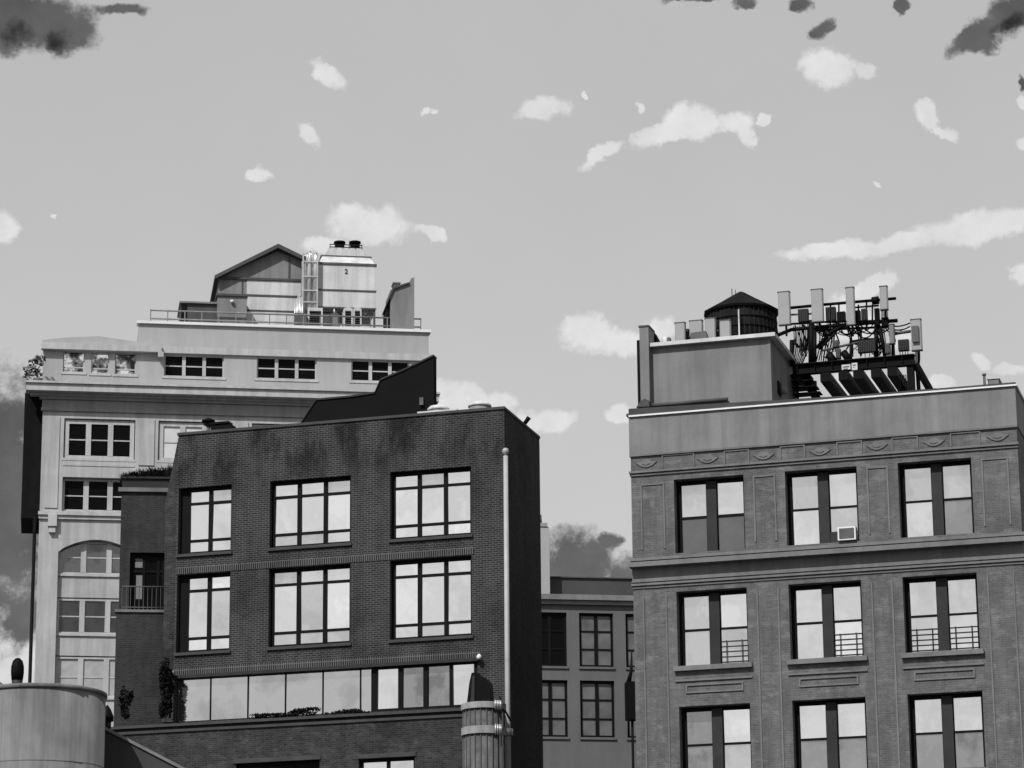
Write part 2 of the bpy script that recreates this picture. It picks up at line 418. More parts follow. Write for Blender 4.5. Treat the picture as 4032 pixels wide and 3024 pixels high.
# flues
vf = 3.2
fl = thing('flue_cluster', FL, (uz(670, 690, vf)[0], vf, zu1), 'cluster of shiny vertical metal flues beside the cooling tower', 'flue')
for k in range(5):
    x0 = 656+k*6.4; u_, zt_ = uz(x0, 548+(2-abs(k-2))*-1.5, vf); zb_ = zu1+.2
    p = [(u_, vf+.1*(k % 2), zb_), (u_, vf+.1*(k % 2), zt_-.5)]
    xx = u_+(.14*(2-k) if k < 4 else .05); p += [(u_+.02*(2-k), vf, zt_-.15), (xx, vf+.1, zt_)]
    MB().tube(p, .11 if k % 2 else .14, 10).build('flue', GALV, fl)
mb = MB()
for y in (568, 600, 630, 655): mb.box(uz(653, y, vf)[0], uz(686, y, vf)[0], vf-.18, vf-.14, uz(660, y, vf)[1], uz(660, y, vf)[1]+.07)
for x in (654, 685): mb.box(uz(x, 600, vf)[0]-.04, uz(x, 600, vf)[0]+.04, vf-.2, vf-.12, zu1, uz(x, 548, vf)[1])
mb.build('bracket', GALV, fl)
fn = thing('pipe_rack', FL, (uz(645, 690, vf)[0], vf-.6, zu1), 'short rack of thin upright pipes at the foot of the metal flues', 'pipes')
mb = MB()
for k in range(6):
    u_, zt_ = uz(637+k*3.4, 650-(k*5 if k < 4 else 8), vf-.6); mb.tube([(u_, vf-.6, zu1), (u_, vf-.6, zt_)], .04, 6)
mb.build('pipe', GALV, fn); MB().box(uz(634, 690, vf)[0], uz(660, 690, vf)[0], vf-.8, vf-.3, zu1, uz(640, 684, vf)[1]).build('base', MIDM, fn)
# cooling tower
vt = 3.4
ct = thing('cooling_tower', FL, (uz(749, 690, vt)[0], vt, zu1), 'big pale metal cooling tower with sloped top and small dark number', 'cooling tower')
q = FL.srect(687, 567, 812, 663, v=vt)
mb = MB().box(q[0], q[1], vt, vt+3.5, q[2], q[3]); mb.build('casing', LIGHTM, ct)
sl = [uz(*c, vt+.6) for c in ((697, 549), (800, 551))]
mb = MB(); z2 = sl[0][1]
a, b, zq = q[0]+.05, q[1]-.05, q[3]+.02
i = len(mb.v)
bot = [(a, vt+.03, zq), (b, vt+.03, zq), (b, vt+3.45, zq), (a, vt+3.45, zq)]
c0, c1 = sl[0][0]+.02, sl[1][0]-.02
top = [(c0, vt+.9, z2), (c1, vt+.9, z2), (c1, vt+2.6, z2), (c0, vt+2.6, z2)]
for k in range(4): mb.quad(bot[k], bot[(k+1) % 4], top[(k+1) % 4], top[k])
mb.quad(*top); mb.build('hood', LIGHTM, ct)
mb = MB()
mb.box(q[0]-.05, q[1]+.05, vt-.06, vt+3.55, q[3]-.10, q[3]+.02)
zm = uz(749, 627, vt)[1]; mb.box(q[0]-.03, q[1]+.03, vt-.05, vt+.02, zm-.05, zm+.03)
mb.box(q[0]-.03, q[1]+.03, vt-.05, vt+.02, q[2]-.05, q[2]+.03)
mb.box(c0-.12, c1+.12, vt+.8, vt+2.7, z2-.05, z2+.02)
mb.build('seam_trim', MIDM, ct)
zf_ = uz(749, 535, vt+1)[1]
mb = MB().prism([(c0+.12, z2+.021), (c1-.12, z2+.021), (c1-.45, zf_-.02), (c0+.4, zf_-.02)], vt+1, vt+2.4); mb.build('upper_hood', LIGHTM, ct)
mb = MB(); rl, rr_ = uz(713, 530, vt+1)[0], uz(782, 530, vt+1)[0]
for h in (0, .16): mb.box(rl, rr_, vt+1.0, vt+1.05, zf_+h, zf_+h+.045)
for k in range(6): x = rl+(rr_-rl)*k/5; mb.box(x-.02, x+.02, vt+1.0, vt+1.05, zf_-.1, zf_+.22)
mb.build('top_rail', BLACK, ct)
for x in (734, 767):
    u_, z_ = uz(x, 530, vt+1.6); MB().lathe(u_, vt+1.7, [(.3, z_-.2), (.3, z_+.02), (.2, z_+.05), (.2, z_+.12), (.36, z_+.14), (.36, z_+.24), (.1, z_+.27)], 16).build('fan', BLACK, ct)
mb = MB()
for x in (689, 725, 765, 809): u_ = uz(x, 680, vt)[0]; mb.box(u_-.06, u_+.06, vt+.05, vt+.17, zu1, q[2]-.051)
for (x0, x1) in ((780, 801), (801, 780)):
    mb.tube([(uz(x0, 689, vt)[0], vt+.1, uz(x0, 689, vt)[1]), (uz(x1, 668, vt)[0], vt+.1, uz(x1, 668, vt)[1])], .035, 6)
mb.build('leg_frame', MIDM, ct)
def text_on(txt, size, root, fr, u, v, z, name='marking', material=None):
    cu = bpy.data.curves.new(name, 'FONT'); cu.body = txt; cu.size = size; cu.extrude = .01; cu.align_x = 'CENTER'; cu.align_y = 'CENTER'
    t = bpy.data.objects.new('tmp', cu); COL.objects.link(t)
    dg = bpy.context.evaluated_depsgraph_get(); me = bpy.data.meshes.new_from_object(t.evaluated_get(dg))
    bpy.data.objects.remove(t)
    off = Vector(root['_off'])
    for vtx in me.vertices:
        x, y, zz = vtx.co; vtx.co = Vector((u+x, v-zz, z+y))-off
    me.materials.clear(); me.materials.append(material or BLACK)
    o = bpy.data.objects.new(name, me); COL.objects.link(o); o.parent = root; return o
u_, z_ = uz(748, 587, vt); text_on('2', .42, ct, FL, u_, vt-.02, z_)
# louvred units under the tower
for (x0, y0, x1, y1, lab) in ((665, 664, 697, 692, 'louvred pale unit with dark grille at the base of the metal flues'),
                              (742, 664, 762, 690, 'small arched louvred unit, left one of the pair under the cooling tower'),
                              (763, 664, 781, 690, 'small arched louvred unit, right one of the pair under the cooling tower'),
                              (715, 676, 731, 697, 'plain grey box unit between the louvred units under the cooling tower')):
    v_ = 2.7; un = thing('condenser_unit', FL, (uz((x0+x1)/2, y1, v_)[0], v_, zu1), lab, 'rooftop unit')
    q2 = FL.srect(x0, y0, x1, y1, v=v_); q2 = (q2[0], q2[1], zu1, q2[3])
    body = MB()
    if 'arched' in lab:
        pts = [(q2[0], q2[2]), (q2[0], q2[3]-.12)]+[((q2[0]+q2[1])/2-(q2[1]-q2[0])/2*math.cos(t), q2[3]-.12+.14*math.sin(t)) for t in [math.pi*k/8 for k in range(1, 8)]]+[(q2[1], q2[3]-.12), (q2[1], q2[2])]
        body.prism(pts, v_, v_+.8)
    else: body.box(q2[0], q2[1], v_, v_+.8, q2[2], q2[3])
    body.build('casing', LIGHTM if 'plain' not in lab else MIDM, un)
    gr = MB(); a, b = q2[0]+.1, q2[1]-.1; n = 7; zl, zh = q2[2]+(q2[3]-q2[2])*.35, q2[3]-.2
    if 'plain' not in lab:
        gr.box(a, b, v_-.012, v_-.004, zl, zh); gr.build('grille', BLACK, un)
        gl_ = MB()
        for k in range(n): z = zl+(zh-zl)*(k+.5)/n; gl_.box(a, b, v_-.05, v_-.014, z-.012, z+.012)
        gl_.build('louvre', MIDM, un)
    else:
        MB().tube([((a+b)/2, v_+.3, q2[3]), ((a+b)/2, v_+.3, q2[3]+.35)], .04).build('pipe', GALV, un)
        MB().box(a, b, v_-.03, v_, zl, zh).build('door', SHED, un)
# stair bulkhead on the right
vs = 1.9
bk = thing('stair_bulkhead', FL, (uz(868, 695, vs)[0], vs, zu1), 'narrow grey stair bulkhead with stepped top and chimney at the roof corner', 'bulkhead')
pts = [uz(*c, vs) for c in ((843, 627), (850, 622), (866, 618), (884, 612), (888, 601), (895, 599))]
x8, x9 = pts[0][0], pts[-1][0]
MB().prism([(x8, zu1-.1)]+pts+[(x9, zu1-.1)], vs, vs+2.5).build('wall', SHED, bk)
pr = [uz(*c, vs) for c in ((834, 660), (836, 651), (848, 621), (884, 610), (884, 613), (850, 625), (838, 652))]
MB().prism(pr, vs-.12, vs+2.6).build('roof', SHEDD, bk)
q = FL.srect(836, 655, 843, 697, v=vs+.15); MB().box(q[0], q[1], vs+.15, vs+2.3, zu1-.1, q[3]).build('shade_block', BLACKP, bk)  # shade of the bulkhead's left face, put in as a black block
q = FL.srect(850, 612, 864, 622, v=vs+.6); MB().box(q[0], q[1], vs+.6, vs+1.4, q[2]-.3, q[3]).build('chimney', MIDM, bk)
MB().box(q[0]-.04, q[1]+.04, vs+.56, vs+1.44, q[3], q[3]+.08).build('chimney_cap', SHED, bk)

# foliage helper: leaf-sized faces in clumps
def foliage(clumps, n, size, spread=1.0):
    mb = MB()
    for (c, r) in clumps:
        c = Vector(c)
        for _ in range(n):
            d = Vector((random.gauss(0, 1), random.gauss(0, 1), random.gauss(0, 1))); d.normalize()
            p = c+Vector((d.x*r[0], d.y*r[1], d.z*r[2]))*random.uniform(.25, 1)**.6
            a = Vector((random.uniform(-1, 1), random.uniform(-1, 1), random.uniform(-1, 1))).normalized()
            b = a.cross(Vector((random.uniform(-1, 1), random.uniform(-1, 1), random.uniform(-1, 1)))).normalized()
            s1 = size*random.uniform(.6, 1.3); mb.quad(p-a*s1, p+b*s1*.45, p+a*s1, p-b*s1*.45)
    return mb
# little tree on the cornice corner
vtree = -.1; u_, z_ = FL.s(78, 824, vtree)
tr = thing('potted_tree', FL, (u_, vtree, zc1+.1), 'small leafy tree on the cornice corner of the pale stone building', 'tree')
zb_ = zc1+.1
MB().tube([(u_+.1, vtree, zb_+.25), (u_+.05, vtree, zb_+.7), (u_-.2, vtree, zb_+1.2)], .05, 7, .02).tube([(u_+.05, vtree, zb_+.7), (u_+.25, vtree+.1, zb_+1.3)], .03, 6, .015).tube([(u_+.05, vtree, zb_+.5), (u_-.55, vtree, zb_+.55)], .03, 6, .015).build('trunk', BARK, tr)
MB().lathe(u_+.1, vtree, [(.2, zb_), (.28, zb_+.32), (.25, zb_+.33)], 16).build('pot', MIDM, tr)
cl = [((FL.s(x, y, vtree)[0], vtree+random.uniform(-.2, .2), FL.s(x, y, vtree)[1]), (.32, .3, .2)) for x, y in ((80, 777), (70, 783), (86, 786), (60, 795), (76, 796), (66, 806), (84, 805), (58, 812), (88, 772))]
foliage(cl, 26, .13).build('crown', LEAF2, tr)

# ================================================================== BLACK SLAB behind the dark brick building
FM = Frame(1985, 1616, 110, -16.05)
vm_depth = 0
# depth of the brick building from where its right flank ends (S px 1165)
def flank_depth(F, u, px, py):
    best = None
    for k in range(1, 400):
        v = k*.1; uu = F.s(px, py, v)[0]
        if uu < u: continue
        best = v; 
        if F.s(px, py, v)[0] >= u and F.s(px, py, v-.1)[0] < u: return v
    return best
uM0, uM1 = FM.s(385, 960)[0], FM.s(1090, 1000)[0]
def solve_v(F, px, py, u):
    lo, hi = 0, 60
    f = lambda v: F.s(px, py, v)[0]-u
    s0 = f(lo)
    for _ in range(50):
        md = (lo+hi)/2
        if (f(md) > 0) == (s0 > 0): lo = md
        else: hi = md
    return (lo+hi)/2
vM = solve_v(FM, 1166, 1000, uM1)
print('mid depth', vM)
vw = vM+.3
bw = thing('black_stepped_slab', FM, (FM.s(800, 900, vw)[0], vw, 0), 'flat black slab with raking stepped top behind the dark brick building', 'wall')
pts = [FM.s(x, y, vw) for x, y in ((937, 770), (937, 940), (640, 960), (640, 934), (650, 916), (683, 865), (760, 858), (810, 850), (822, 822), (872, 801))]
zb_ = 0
MB().prism([(pts[0][0], 0), (pts[2][0], 0)]+[pts[4]]+pts[5:]+[pts[0]], vw, vw+.35).build('wall', MATTE_BLACK, bw)  # thin black slab shaped to the dark stepped area over the stone building
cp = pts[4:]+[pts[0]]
for a_, b_ in zip(cp, cp[1:]): MB().prism([a_, b_, (b_[0], b_[1]+.07), (a_[0], a_[1]+.07)], vw-.05, vw+.4).build('edge_strip', DARKM, bw)
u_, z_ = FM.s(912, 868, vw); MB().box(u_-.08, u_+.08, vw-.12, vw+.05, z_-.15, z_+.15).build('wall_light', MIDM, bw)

# ================================================================== MIDDLE: dark brick building
MBd = thing('dark_brick_building', FM, ((uM0+uM1)/2, 0, 0), 'dark brick building with black-framed grid windows in the middle', 'building')
zT = FM.s(385, 941)[1]
cols = [(FM.p(702, 2060)[0], FM.p(911, 2060)[0]), (FM.p(1062, 2020)[0], FM.p(1381, 2020)[0]), (FM.p(1536, 2000)[0], FM.p(1856, 2000)[0])]
r1 = (FM.p(704, 2184)[1], FM.p(704, 1923)[1]); r2 = (FM.p(694, 2572)[1], FM.p(694, 2265)[1])
zsf1 = FM.p(692, 2665)[1]; zsf0 = FM.p(692, 2845)[1]
usf0, usf1 = FM.p(692, 2750)[0], FM.p(1880, 2700)[0]
holes = [(a, b, *r) for a, b in cols for r in (r1, r2)]+[(usf0, usf1, zsf0, zsf1)]
zlow = FM.s(300, 1574, -1.2)[1]
mb = MB().wall(uM0, uM1, 0, zT, holes, 0, .35); mb.build('wall', MBRICK, MBd)
ms = MB().shell(uM0, uM1, 0, vM, 0, zT-.25); ms.build('flank_wall', MSIDE, MBd)
pr = MB().box(uM0, uM1, .003, .3, zT-.25, zT-.003).box(uM0+.003, uM0+.3, .3, vM, zT-.25, zT-.003).box(uM1-.3, uM1-.003, .3, vM, zT-.25, zT-.003).build('parapet', MSIDE, MBd)
MB().box(uM0-.03, uM1+.03, -.05, .35, zT, zT+.1).box(uM1-.32, uM1+.03, .353, vM, zT, zT+.1).build('coping', COPD, MBd)
PN = {}
def M_window(a, b, c, d, root, cols, fr=(.79, .23), side=0, gm=None, bar=.1, fb=.12, v=.3):
    f = MB(); gl = MB(); gm = gm or SKYG
    x0 = a
    if side: f.box(a, a+side, v-.06, v+.1, c, d); a += side
    f.box(a, b, v-.05, v+.05, d-fb, d); f.box(a, b, v-.05, v+.05, c, c+fb)
    f.box(a, a+fb, v-.053, v+.047, c+fb, d-fb); f.box(b-fb, b, v-.053, v+.047, c+fb, d-fb)
    H = d-c
    z1, z2 = d-H*fr[1], d-H*fr[0]
    w = (b-a-2*fb-(cols-1)*bar*1.5)/cols; cells = []
    xs = []
    for k in range(cols):
        x = a+fb+k*(w+bar*1.5); xs.append(x)
        if k: f.box(x-bar*1.5, x, v-.06, v+.05, c+fb, d-fb)
        for (p, q) in ((c+fb, z2-bar/2), (z2+bar/2, z1-bar/2), (z1+bar/2, d-fb)): cells.append((x, x+w, p, q))
        for z in (z1, z2): f.box(x, x+w, v-.045, v+.045, z-bar/2, z+bar/2)
    o = f.build('window', BLACKP, root)
    for g_, part in ((SKYG, []), (DULLG, []), (BRIGHTG, [])):
        PN[g_.name] = part
    for c_ in cells: PN[random.choices((SKYG, DULLG, BRIGHTG), (5, 3, 1.6))[0].name].append(c_)
    for g_ in (SKYG, DULLG, BRIGHTG):
        if PN[g_.name]: gl = MB(); panes_mb(gl, PN[g_.name], v, .011); gl.build('glass', g_, o)
    MB().box(x0-.05, b+.05, -.08, v-.07, c-.11, c-.003).build('sill', COPD, o)
    return o
for i, (a, b) in enumerate(cols):
    M_window(a, b, *r1, MBd, 2 if i == 0 else 3, (.79, .23), side=.26 if i == 0 else 0)
    M_window(a, b, *r2, MBd, 2 if i == 0 else 3, (.81, .2), side=.26 if i == 0 else 0)
# soldier courses
mb = MB(); zs = r2[1]
mb.box(uM0+.02, cols[2][1]+.1, -.02, .1, zs+.03, zs+.29)
mb.build('soldier_course', MSOLD, MBd)
MB().box(uM0+.02, usf1+.1, -.02, .1, zsf1+.04, zsf1+.32).build('soldier_course', MSOLD, MBd)
MB().box(usf0-.1, usf1+.1, -.12, .1, zsf1-.08, zsf1+.037).build('lintel', DARKM, MBd)
# ribbon window
f = MB(); cells = []; v = .15; gs = []
xs = [692, 829.7, 977, 1124.6, 1272, 1420, 1465]
for a_, b_ in zip(xs, xs[1:]):
    ua, ub = FM.p(a_, 2740, v)[0], FM.p(b_, 2740, v)[0]
    cells.append((ua+.025, ub-.025, zsf0+.05, zsf1-.06)); f.box(ub-.025, ub+.025, v-.03, v+.05, zsf0, zsf1)
f.box(usf0, FM.p(1465, 2740, v)[0], v-.03, v+.05, zsf1-.06, zsf1); f.box(usf0, usf0+.03, v-.03, v+.05, zsf0, zsf1)
o = f.build('ribbon_window', BLACKP, MBd); gl = MB(); panes_mb(gl, cells, v, .003); gl.build('glass', glass('strip_glass', .56, .92, wave=.1, lo=.75, scale=.5), o)
f = MB(); cells = []
ps = [(1487, 1570), (1587, 1669), (1687, 1772), (1784, 1869)]; last = FM.p(1465, 2740, v)[0]+.026
for a_, b_ in ps:
    ua, ub = FM.p(a_, 2720, v)[0], FM.p(b_, 2720, v)[0]
    f.box(last, ua, v-.08, v+.06, zsf0, zsf1); cells.append((ua, ub, zsf0+.1, zsf1-.14)); last = ub
    f.box(ua, ub, v-.08, v+.06, zsf1-.14, zsf1); f.box(ua, ub, v-.08, v+.06, zsf0, zsf0+.1)
f.box(last, usf1, v-.08, v+.06, zsf0, zsf1)
o = f.build('terrace_door', BLACKP, MBd); gl = MB(); panes_mb(gl, cells[:1]+cells[3:], v, .006); gl.build('glass', SKYG, o)
gl = MB(); panes_mb(gl, cells[1:3], v, .006); gl.build('grey_glass', DIMG, o)
for (x, y) in ((371, 1453), (1035, 1419)):
    u_, z_ = FM.s(x, y, -.2); MB().lathe(u_, -.2, [(.03, z_-.1), (.09, z_-.07), (.1, z_+.02), (.04, z_+.1)], 12).box(u_-.02, u_+.02, -.2, .02, z_+.08, z_+.11).build('wall_lamp', WHITE, MBd)
# raking left edge
pts = [FM.s(x, y, .5) for x, y in ((386, 942), (357, 1085), (352, 1440), (349, 1560), (388, 1560), (392, 942))]
MB().prism([(p[0], p[1]) for p in pts], .5, vM-.5).build('raking_flank', LOWBRICK, MBd)
# lower storey with terrace parapet, standing forward
vl = -1.2
ul0, ul1 = FM.s(232, 1590, vl)[0], FM.s(1003, 1560, vl)[0]
wl = FM.srect(510, 1650, 690, 1800, v=vl); wl2 = FM.srect(775, 1640, 896, 1800, v=vl)
MB().wall(ul0, ul1, 0, zlow, [wl, wl2], vl, .3).shell(ul0, ul1, vl, .0, 0, zlow-.02).build('lower_wall', LOWBRICK, MBd)
MB().box(ul0-.1, ul1+.05, vl-.15, vl+.35, zlow+.0, zlow+.1).box(ul0-.05, ul1+.03, vl-.06, vl+.1, zlow-.2, zlow-.1).build('terrace_coping', COPD, MBd)
for w, n in ((wl, 3), (wl2, 2)):
    f = MB(); a, b, c, d = w; vv = vl+.22
    f.box(a, b, vv-.05, vv+.05, d-.1, d); f.box(a, a+.1, vv-.05, vv+.05, c, d-.1); f.box(b-.1, b, vv-.05, vv+.05, c, d-.1)
    ww = (b-a-.2-(n-1)*.12)/n; cells = []
    for k in range(n):
        x = a+.1+k*(ww+.12); cells.append((x, x+ww, c, d-.1))
        if k: f.box(x-.12, x, vv-.05, vv+.05, c, d-.1)
    o = f.build('window', BLACKP, MBd); gl = MB(); panes_mb(gl, cells, vv); gl.build('glass', SKYG if n == 2 else DARKG, o)
MB().box(wl[0]-.1, wl[1]+.05, vl-.05, vl+.1, wl[3]+.01, wl[3]+.16).box(wl2[0]-.05, wl2[1]+.05, vl-.05, vl+.1, wl2[3]+.01, wl2[3]+.16).build('lintel', COPD, MBd)
# roof bits on the middle building
for (x0, x1, y0, y1, lab) in ((925, 970, 876, 893, 'round pale roof vent nearer the black slab on the dark brick building'), (1013, 1060, 868, 888, 'round pale roof vent nearer the corner of the dark brick building')):
    v_ = 1.2; ua, ub = FM.s(x0, y1, v_)[0], FM.s(x1, y1, v_)[0]; z1_ = FM.s((x0+x1)/2, y0, v_)[1]; zb_ = zT-.25; c_ = (ua+ub)/2; r_ = (ub-ua)/2
    t = thing('roof_vent', FM, (c_, v_, zb_), lab, 'roof vent', 'roof vents on the dark brick building')
    MB().lathe(c_, v_, [(r_*.97, zb_), (r_*.97, z1_-.22)], 24).build('base', SHED, t)
    MB().lathe(c_, v_, [(r_*1.03, z1_-.22), (r_*1.03, z1_-.14), (r_*.8, z1_-.05), (r_*.35, z1_)], 24).build('cap', LIGHTM, t)
v_ = .8; q = FM.srect(905, 890, 985, 897, v=v_)
t = thing('roof_hatch', FM, (q[0], v_, zT-.25), 'flat pale hatch slab on the dark brick roof beside the black slab', 'hatch')
MB().box(q[0], q[1], v_, v_+1, zT-.25, q[3]-.06).build('curb', SHED, t); MB().box(q[0]-.05, q[1]+.05, v_-.05, v_+1.05, q[3]-.06, q[3]).build('lid', LIGHTM, t)
v_ = vM*.5
u_, z_ = FM.s(1136, 934, v_)
u_ = uM1-.1; v_ = solve_v(FM, 1134, 930, u_)
t = thing('roof_spotlight', FM, (u_, v_, zT+.1), 'small black spotlight tilted up on the right roof edge of the dark brick building', 'spotlight')
MB().tube([(u_, v_, zT+.1), (u_+.05, v_, zT+.3)], .05, 8).build('bracket', BLACK, t)
MB().tube([(u_-.02, v_, zT+.2), (u_+.17, v_, zT+.45)], .075, 10, .09).build('lamp_head', BLACK, t)
# black flue lying above the left roof
v_ = 2.5; z0_ = FM.s(470, 916, v_)[1]
t = thing('black_flue', FM, (FM.s(440, 920, v_)[0], v_, zT-.25), 'black horizontal duct on a post above the left roof of the dark brick building', 'duct')
ua, ub = FM.s(430, 912, v_)[0], FM.s(500, 912, v_)[0]
MB().box(ua+.5, ub, v_, v_+.5, z0_-.3, z0_-.05).box(ua+.2, ub-.1, v_-.05, v_+.4, z0_, z0_+.08).build('duct', BLACK, t)
MB().tube([(ua+.35, v_+.1, zT-.25), (ua+.35, v_+.1, z0_+.1)], .07).build('post', MIDM, t)
MB().lathe(ua+.35, v_+.1, [(.2, z0_+.1), (.26, z0_+.14), (.26, z0_+.2), (.05, z0_+.3)], 14).build('cap', BLACK, t)

# flagpole
u_, z1_ = FM.s(1091, 985, -1.0); u2_, _ = FM.s(1099, 1640, -1.0); um = (u_+u2_)/2
t = thing('flagpole', FM, (um, -1.0, 0), 'tall pale flagpole with ball finial at the corner of the dark brick building', 'flagpole')
MB().tube([(um, -1, 0), (um, -1, FM.s(1097, 1500, -1)[1]), (um, -1, z1_)], .115, 12, .085).build('pole', POLE, t)
MB().lathe(um, -1, [(.02, z1_-.02), (.05, z1_+.04), (.1, z1_+.1), (.125, z1_+.18), (.1, z1_+.26), (.03, z1_+.3)], 16).build('finial', POLE, t)
z_ = FM.s(1097, 1582, -1)[1]; MB().lathe(um, -1, [(.18, z_-.12), (.18, z_+.12)], 14).build('collar', GALV, t)
mb = MB(); pts = [(um+.02-.02*k, -1.15, FM.s(1090, 1510, -1)[1]-.2*k) for k in range(8)]
mb.tube([(um-.25, -1.15, FM.s(1090, 1505, -1)[1]), (um-.1, -1.2, FM.s(1090, 1530, -1)[1]), (um+.18, -1.2, FM.s(1090, 1560, -1)[1])], .03, 6); mb.build('halyard', BLACK, t)

# terrace wing (different angle) with planter
FW = Frame(480, 2300, 115.6, 5.5)
wg = thing('terrace_wing', FW, (FW.s(310, 1300)[0], 0, 0), 'narrow dark brick wing with planted roof left of the grid windows', 'building')
w0, w1 = FW.s(259, 1200)[0], FW.s(362, 1200)[0]
ztw = FW.s(300, 1063)[1]; zled = FW.s(300, 1328)[1]
dr = FW.srect(281, 1193, 355, 1322)
MB().wall(w0, w1+.6, zled, ztw, [dr], 0, .35).shell(w0, w1+.6, 0, 9, zled, ztw).build('wall', WBRICK, wg)
MB().box(w0-.12, w1+.5, -.1, .3, ztw, ztw+.16).build('coping', COPING, wg)
w2 = FW.s(249, 1450)[0]
MB().box(w2, w1+.7, -.5, 9, 0, zled).build('lower_wall', WBRICK, wg)
MB().box(w2-.06, w1+.72, -.56, -.1, zled, zled+.1).build('ledge', COPING, wg)
# french door
f = MB(); a, b, c, d = dr; v = .25
f.box(a, b, v-.05, v+.05, d-.12, d); f.box(a, a+.1, v-.05, v+.05, c, d-.12); f.box(b-.1, b, v-.05, v+.05, c, d-.12)
mx = a+(b-a)*.4; f.box(mx-.05, mx+.05, v-.05, v+.05, c, d-.12); f.box(mx+.5, mx+.6, v-.05, v+.05, c, d-.12); zt_ = d-.75; f.box(a+.1, mx-.05, v-.04, v+.04, zt_, zt_+.1); f.box(mx+.05, b-.1, v-.04, v+.04, zt_, zt_+.1)
o = f.build('balcony_door', BLACKP, wg)
gl = MB(); gl.box(a+.1, b-.1, v, v+.02, c, d-.12); gl.build('glass', DARKG, o)
MB().box(a+.25, a+.52, v-.012, v-.003, c+.55, zt_-.1).box(a+.2, a+.55, v-.012, v-.003, zt_+.2, d-.2).build('curtain', SHED, o)
mb = MB(); zr_ = FW.s(300, 1272)[1]
mb.tube([(a-.25, -.45, zr_), (b+.2, -.45, zr_)], .025, 6); mb.tube([(a-.25, -.45, zled+.2), (b+.2, -.45, zled+.2)], .02, 6)
for k in range(12): x = a-.25+(b-a+.45)*k/11; mb.tube([(x, -.45, zled+.1), (x, -.45, zr_)], .012, 5)
mb.build('balcony_rail', MIDM, wg)
# planter
zp1 = FW.s(300, 1033)[1]
pt = thing('roof_planter', FW, (FW.s(316, 1060, .1)[0], .1, ztw+.16), 'long dark planter box of spiky shrubs on top of the narrow brick wing', 'planter')
MB().box(FW.s(264, 1050, .1)[0], w1+.3, .1, 1.2, ztw+.16, zp1).box(FW.s(260, 1050, .1)[0], w1+.35, .03, 1.3, zp1, zp1+.08).build('box', DARKM, pt)
mb = MB()
for k in range(1100):
    t_ = random.random(); x = FW.s(262, 1050, .1)[0]+(w1+.35-FW.s(262, 1050, .1)[0])*t_; y = random.uniform(.1, 1.2)
    h = random.uniform(.15, .6)*(0.5+.7*t_); dx = random.uniform(-.25, .25); dy = random.uniform(-.3, .1)
    mb.quad((x-.025, y, zp1+.05), (x+.025, y, zp1+.05), (x+dx*.5+.018, y+dy*.5, zp1+h*.7), (x+dx, y+dy, zp1+h), (x+dx*.5-.018, y+dy*.5, zp1+h*.7))
mb.build('shrub', LEAF, pt)
def shrub(name, fr, x, y, v, w, h, lab, leaf, n, dens=40, size=.09, cat='plant', group=None):
    u_, z_ = fr.s(x, y, v); t = thing(name, fr, (u_, v, z_), lab, cat, group)
    mb = MB()
    for k in range(5): mb.tube([(u_, v, z_), (u_+random.uniform(-.2, .2)*w, v, z_+h*.5), (u_+random.uniform(-.45, .45)*w, v+random.uniform(-.1, .1), z_+h*.9)], .02, 5, .008)
    mb.build('stem', BARK, t)
    cl = [((u_+random.uniform(-.5, .5)*w, v+random.uniform(-.15, .15), z_+h*random.uniform(.15, 1)), (w*.28, .15, h*.16)) for _ in range(n)]
    foliage(cl, dens, size).build('foliage', leaf, t); return t
shrub('climbing_vine', FM, 358, 1556, -.5, .42, 2.1, 'black hanging vine at the left end of the long ribbon window', LEAF, 26, 60, .09)
shrub('potted_shrub', FM, 271, 1566, -.8, .4, 1.3, 'dark conical shrub on the terrace below the narrow brick wing', LEAF, 14, 40, .08)
for k, (x, y, w, h, lab) in enumerate(((585, 1552, 1.5, .16, 'low spreading plant under the third pane of the ribbon window'), (655, 1549, 1.0, .3, 'bushy plant under the fourth pane of the ribbon window'), (745, 1545, 1.3, .18, 'low plant under the right end of the ribbon window'))):
    shrub('terrace_plant', FM, x, y, -.8, w, h, lab, LEAF, 14, 30, .07, group='plants along the terrace coping')

# ================================================================== ribbed round chimney with pale bands
u_, _ = FM.s(1045, 1590, -2.2); rC = (FM.s(1091, 1590, -2.2)[0]-FM.s(1000, 1590, -2.2)[0])/2
z1_ = FM.s(1045, 1519, -2.2-rC)[1]
ch = thing('round_chimney', FM, (u_, -2.2, 0), 'round ribbed chimney with two pale bands in front of the flagpole', 'chimney')
STAVE = mat('dark_stave_metal', .12, .5, 2.5, streak=.5)
mb = MB(); n = 22; pr_ = []
mb.lathe(u_, -2.2, [(rC*.93, 0), (rC*.93, z1_-.05)], 44).build('stack', STAVE, ch)
mb = MB()
for k in range(n):
    q_ = 2*math.pi*k/n; x, y = u_+rC*.95*math.cos(q_), -2.2+rC*.95*math.sin(q_); mb.tube([(x, y, 0), (x, y, z1_-.1)], .022, 5)
mb.build('rib', MIDM, ch)
for (y0, y1) in ((1516, 1530), (1568, 1585)):
    zt_, zb_ = FM.s(1010, y0, -2.2-rC)[1], FM.s(1010, y1, -2.2-rC)[1]
    b_ = MB().lathe(u_, -2.2, [(rC*1.0, zb_), (rC*1.03, zb_+.01), (rC*1.03, zt_-.01), (rC*1.0, zt_)], 44, smooth=False).build('band', mat('band_metal', .3, .3, 2, streak=.3), ch)
    mb = MB()
    for k in range(4):
        q_ = -math.pi*.24+k*.1; x, y = u_+rC*1.06*math.cos(q_), -2.2+rC*1.06*math.sin(q_); mb.tube([(x, y, zb_-.06), (x, y, zt_+.05)], .022, 6)
    mb.build('clamp', GALV, b_)
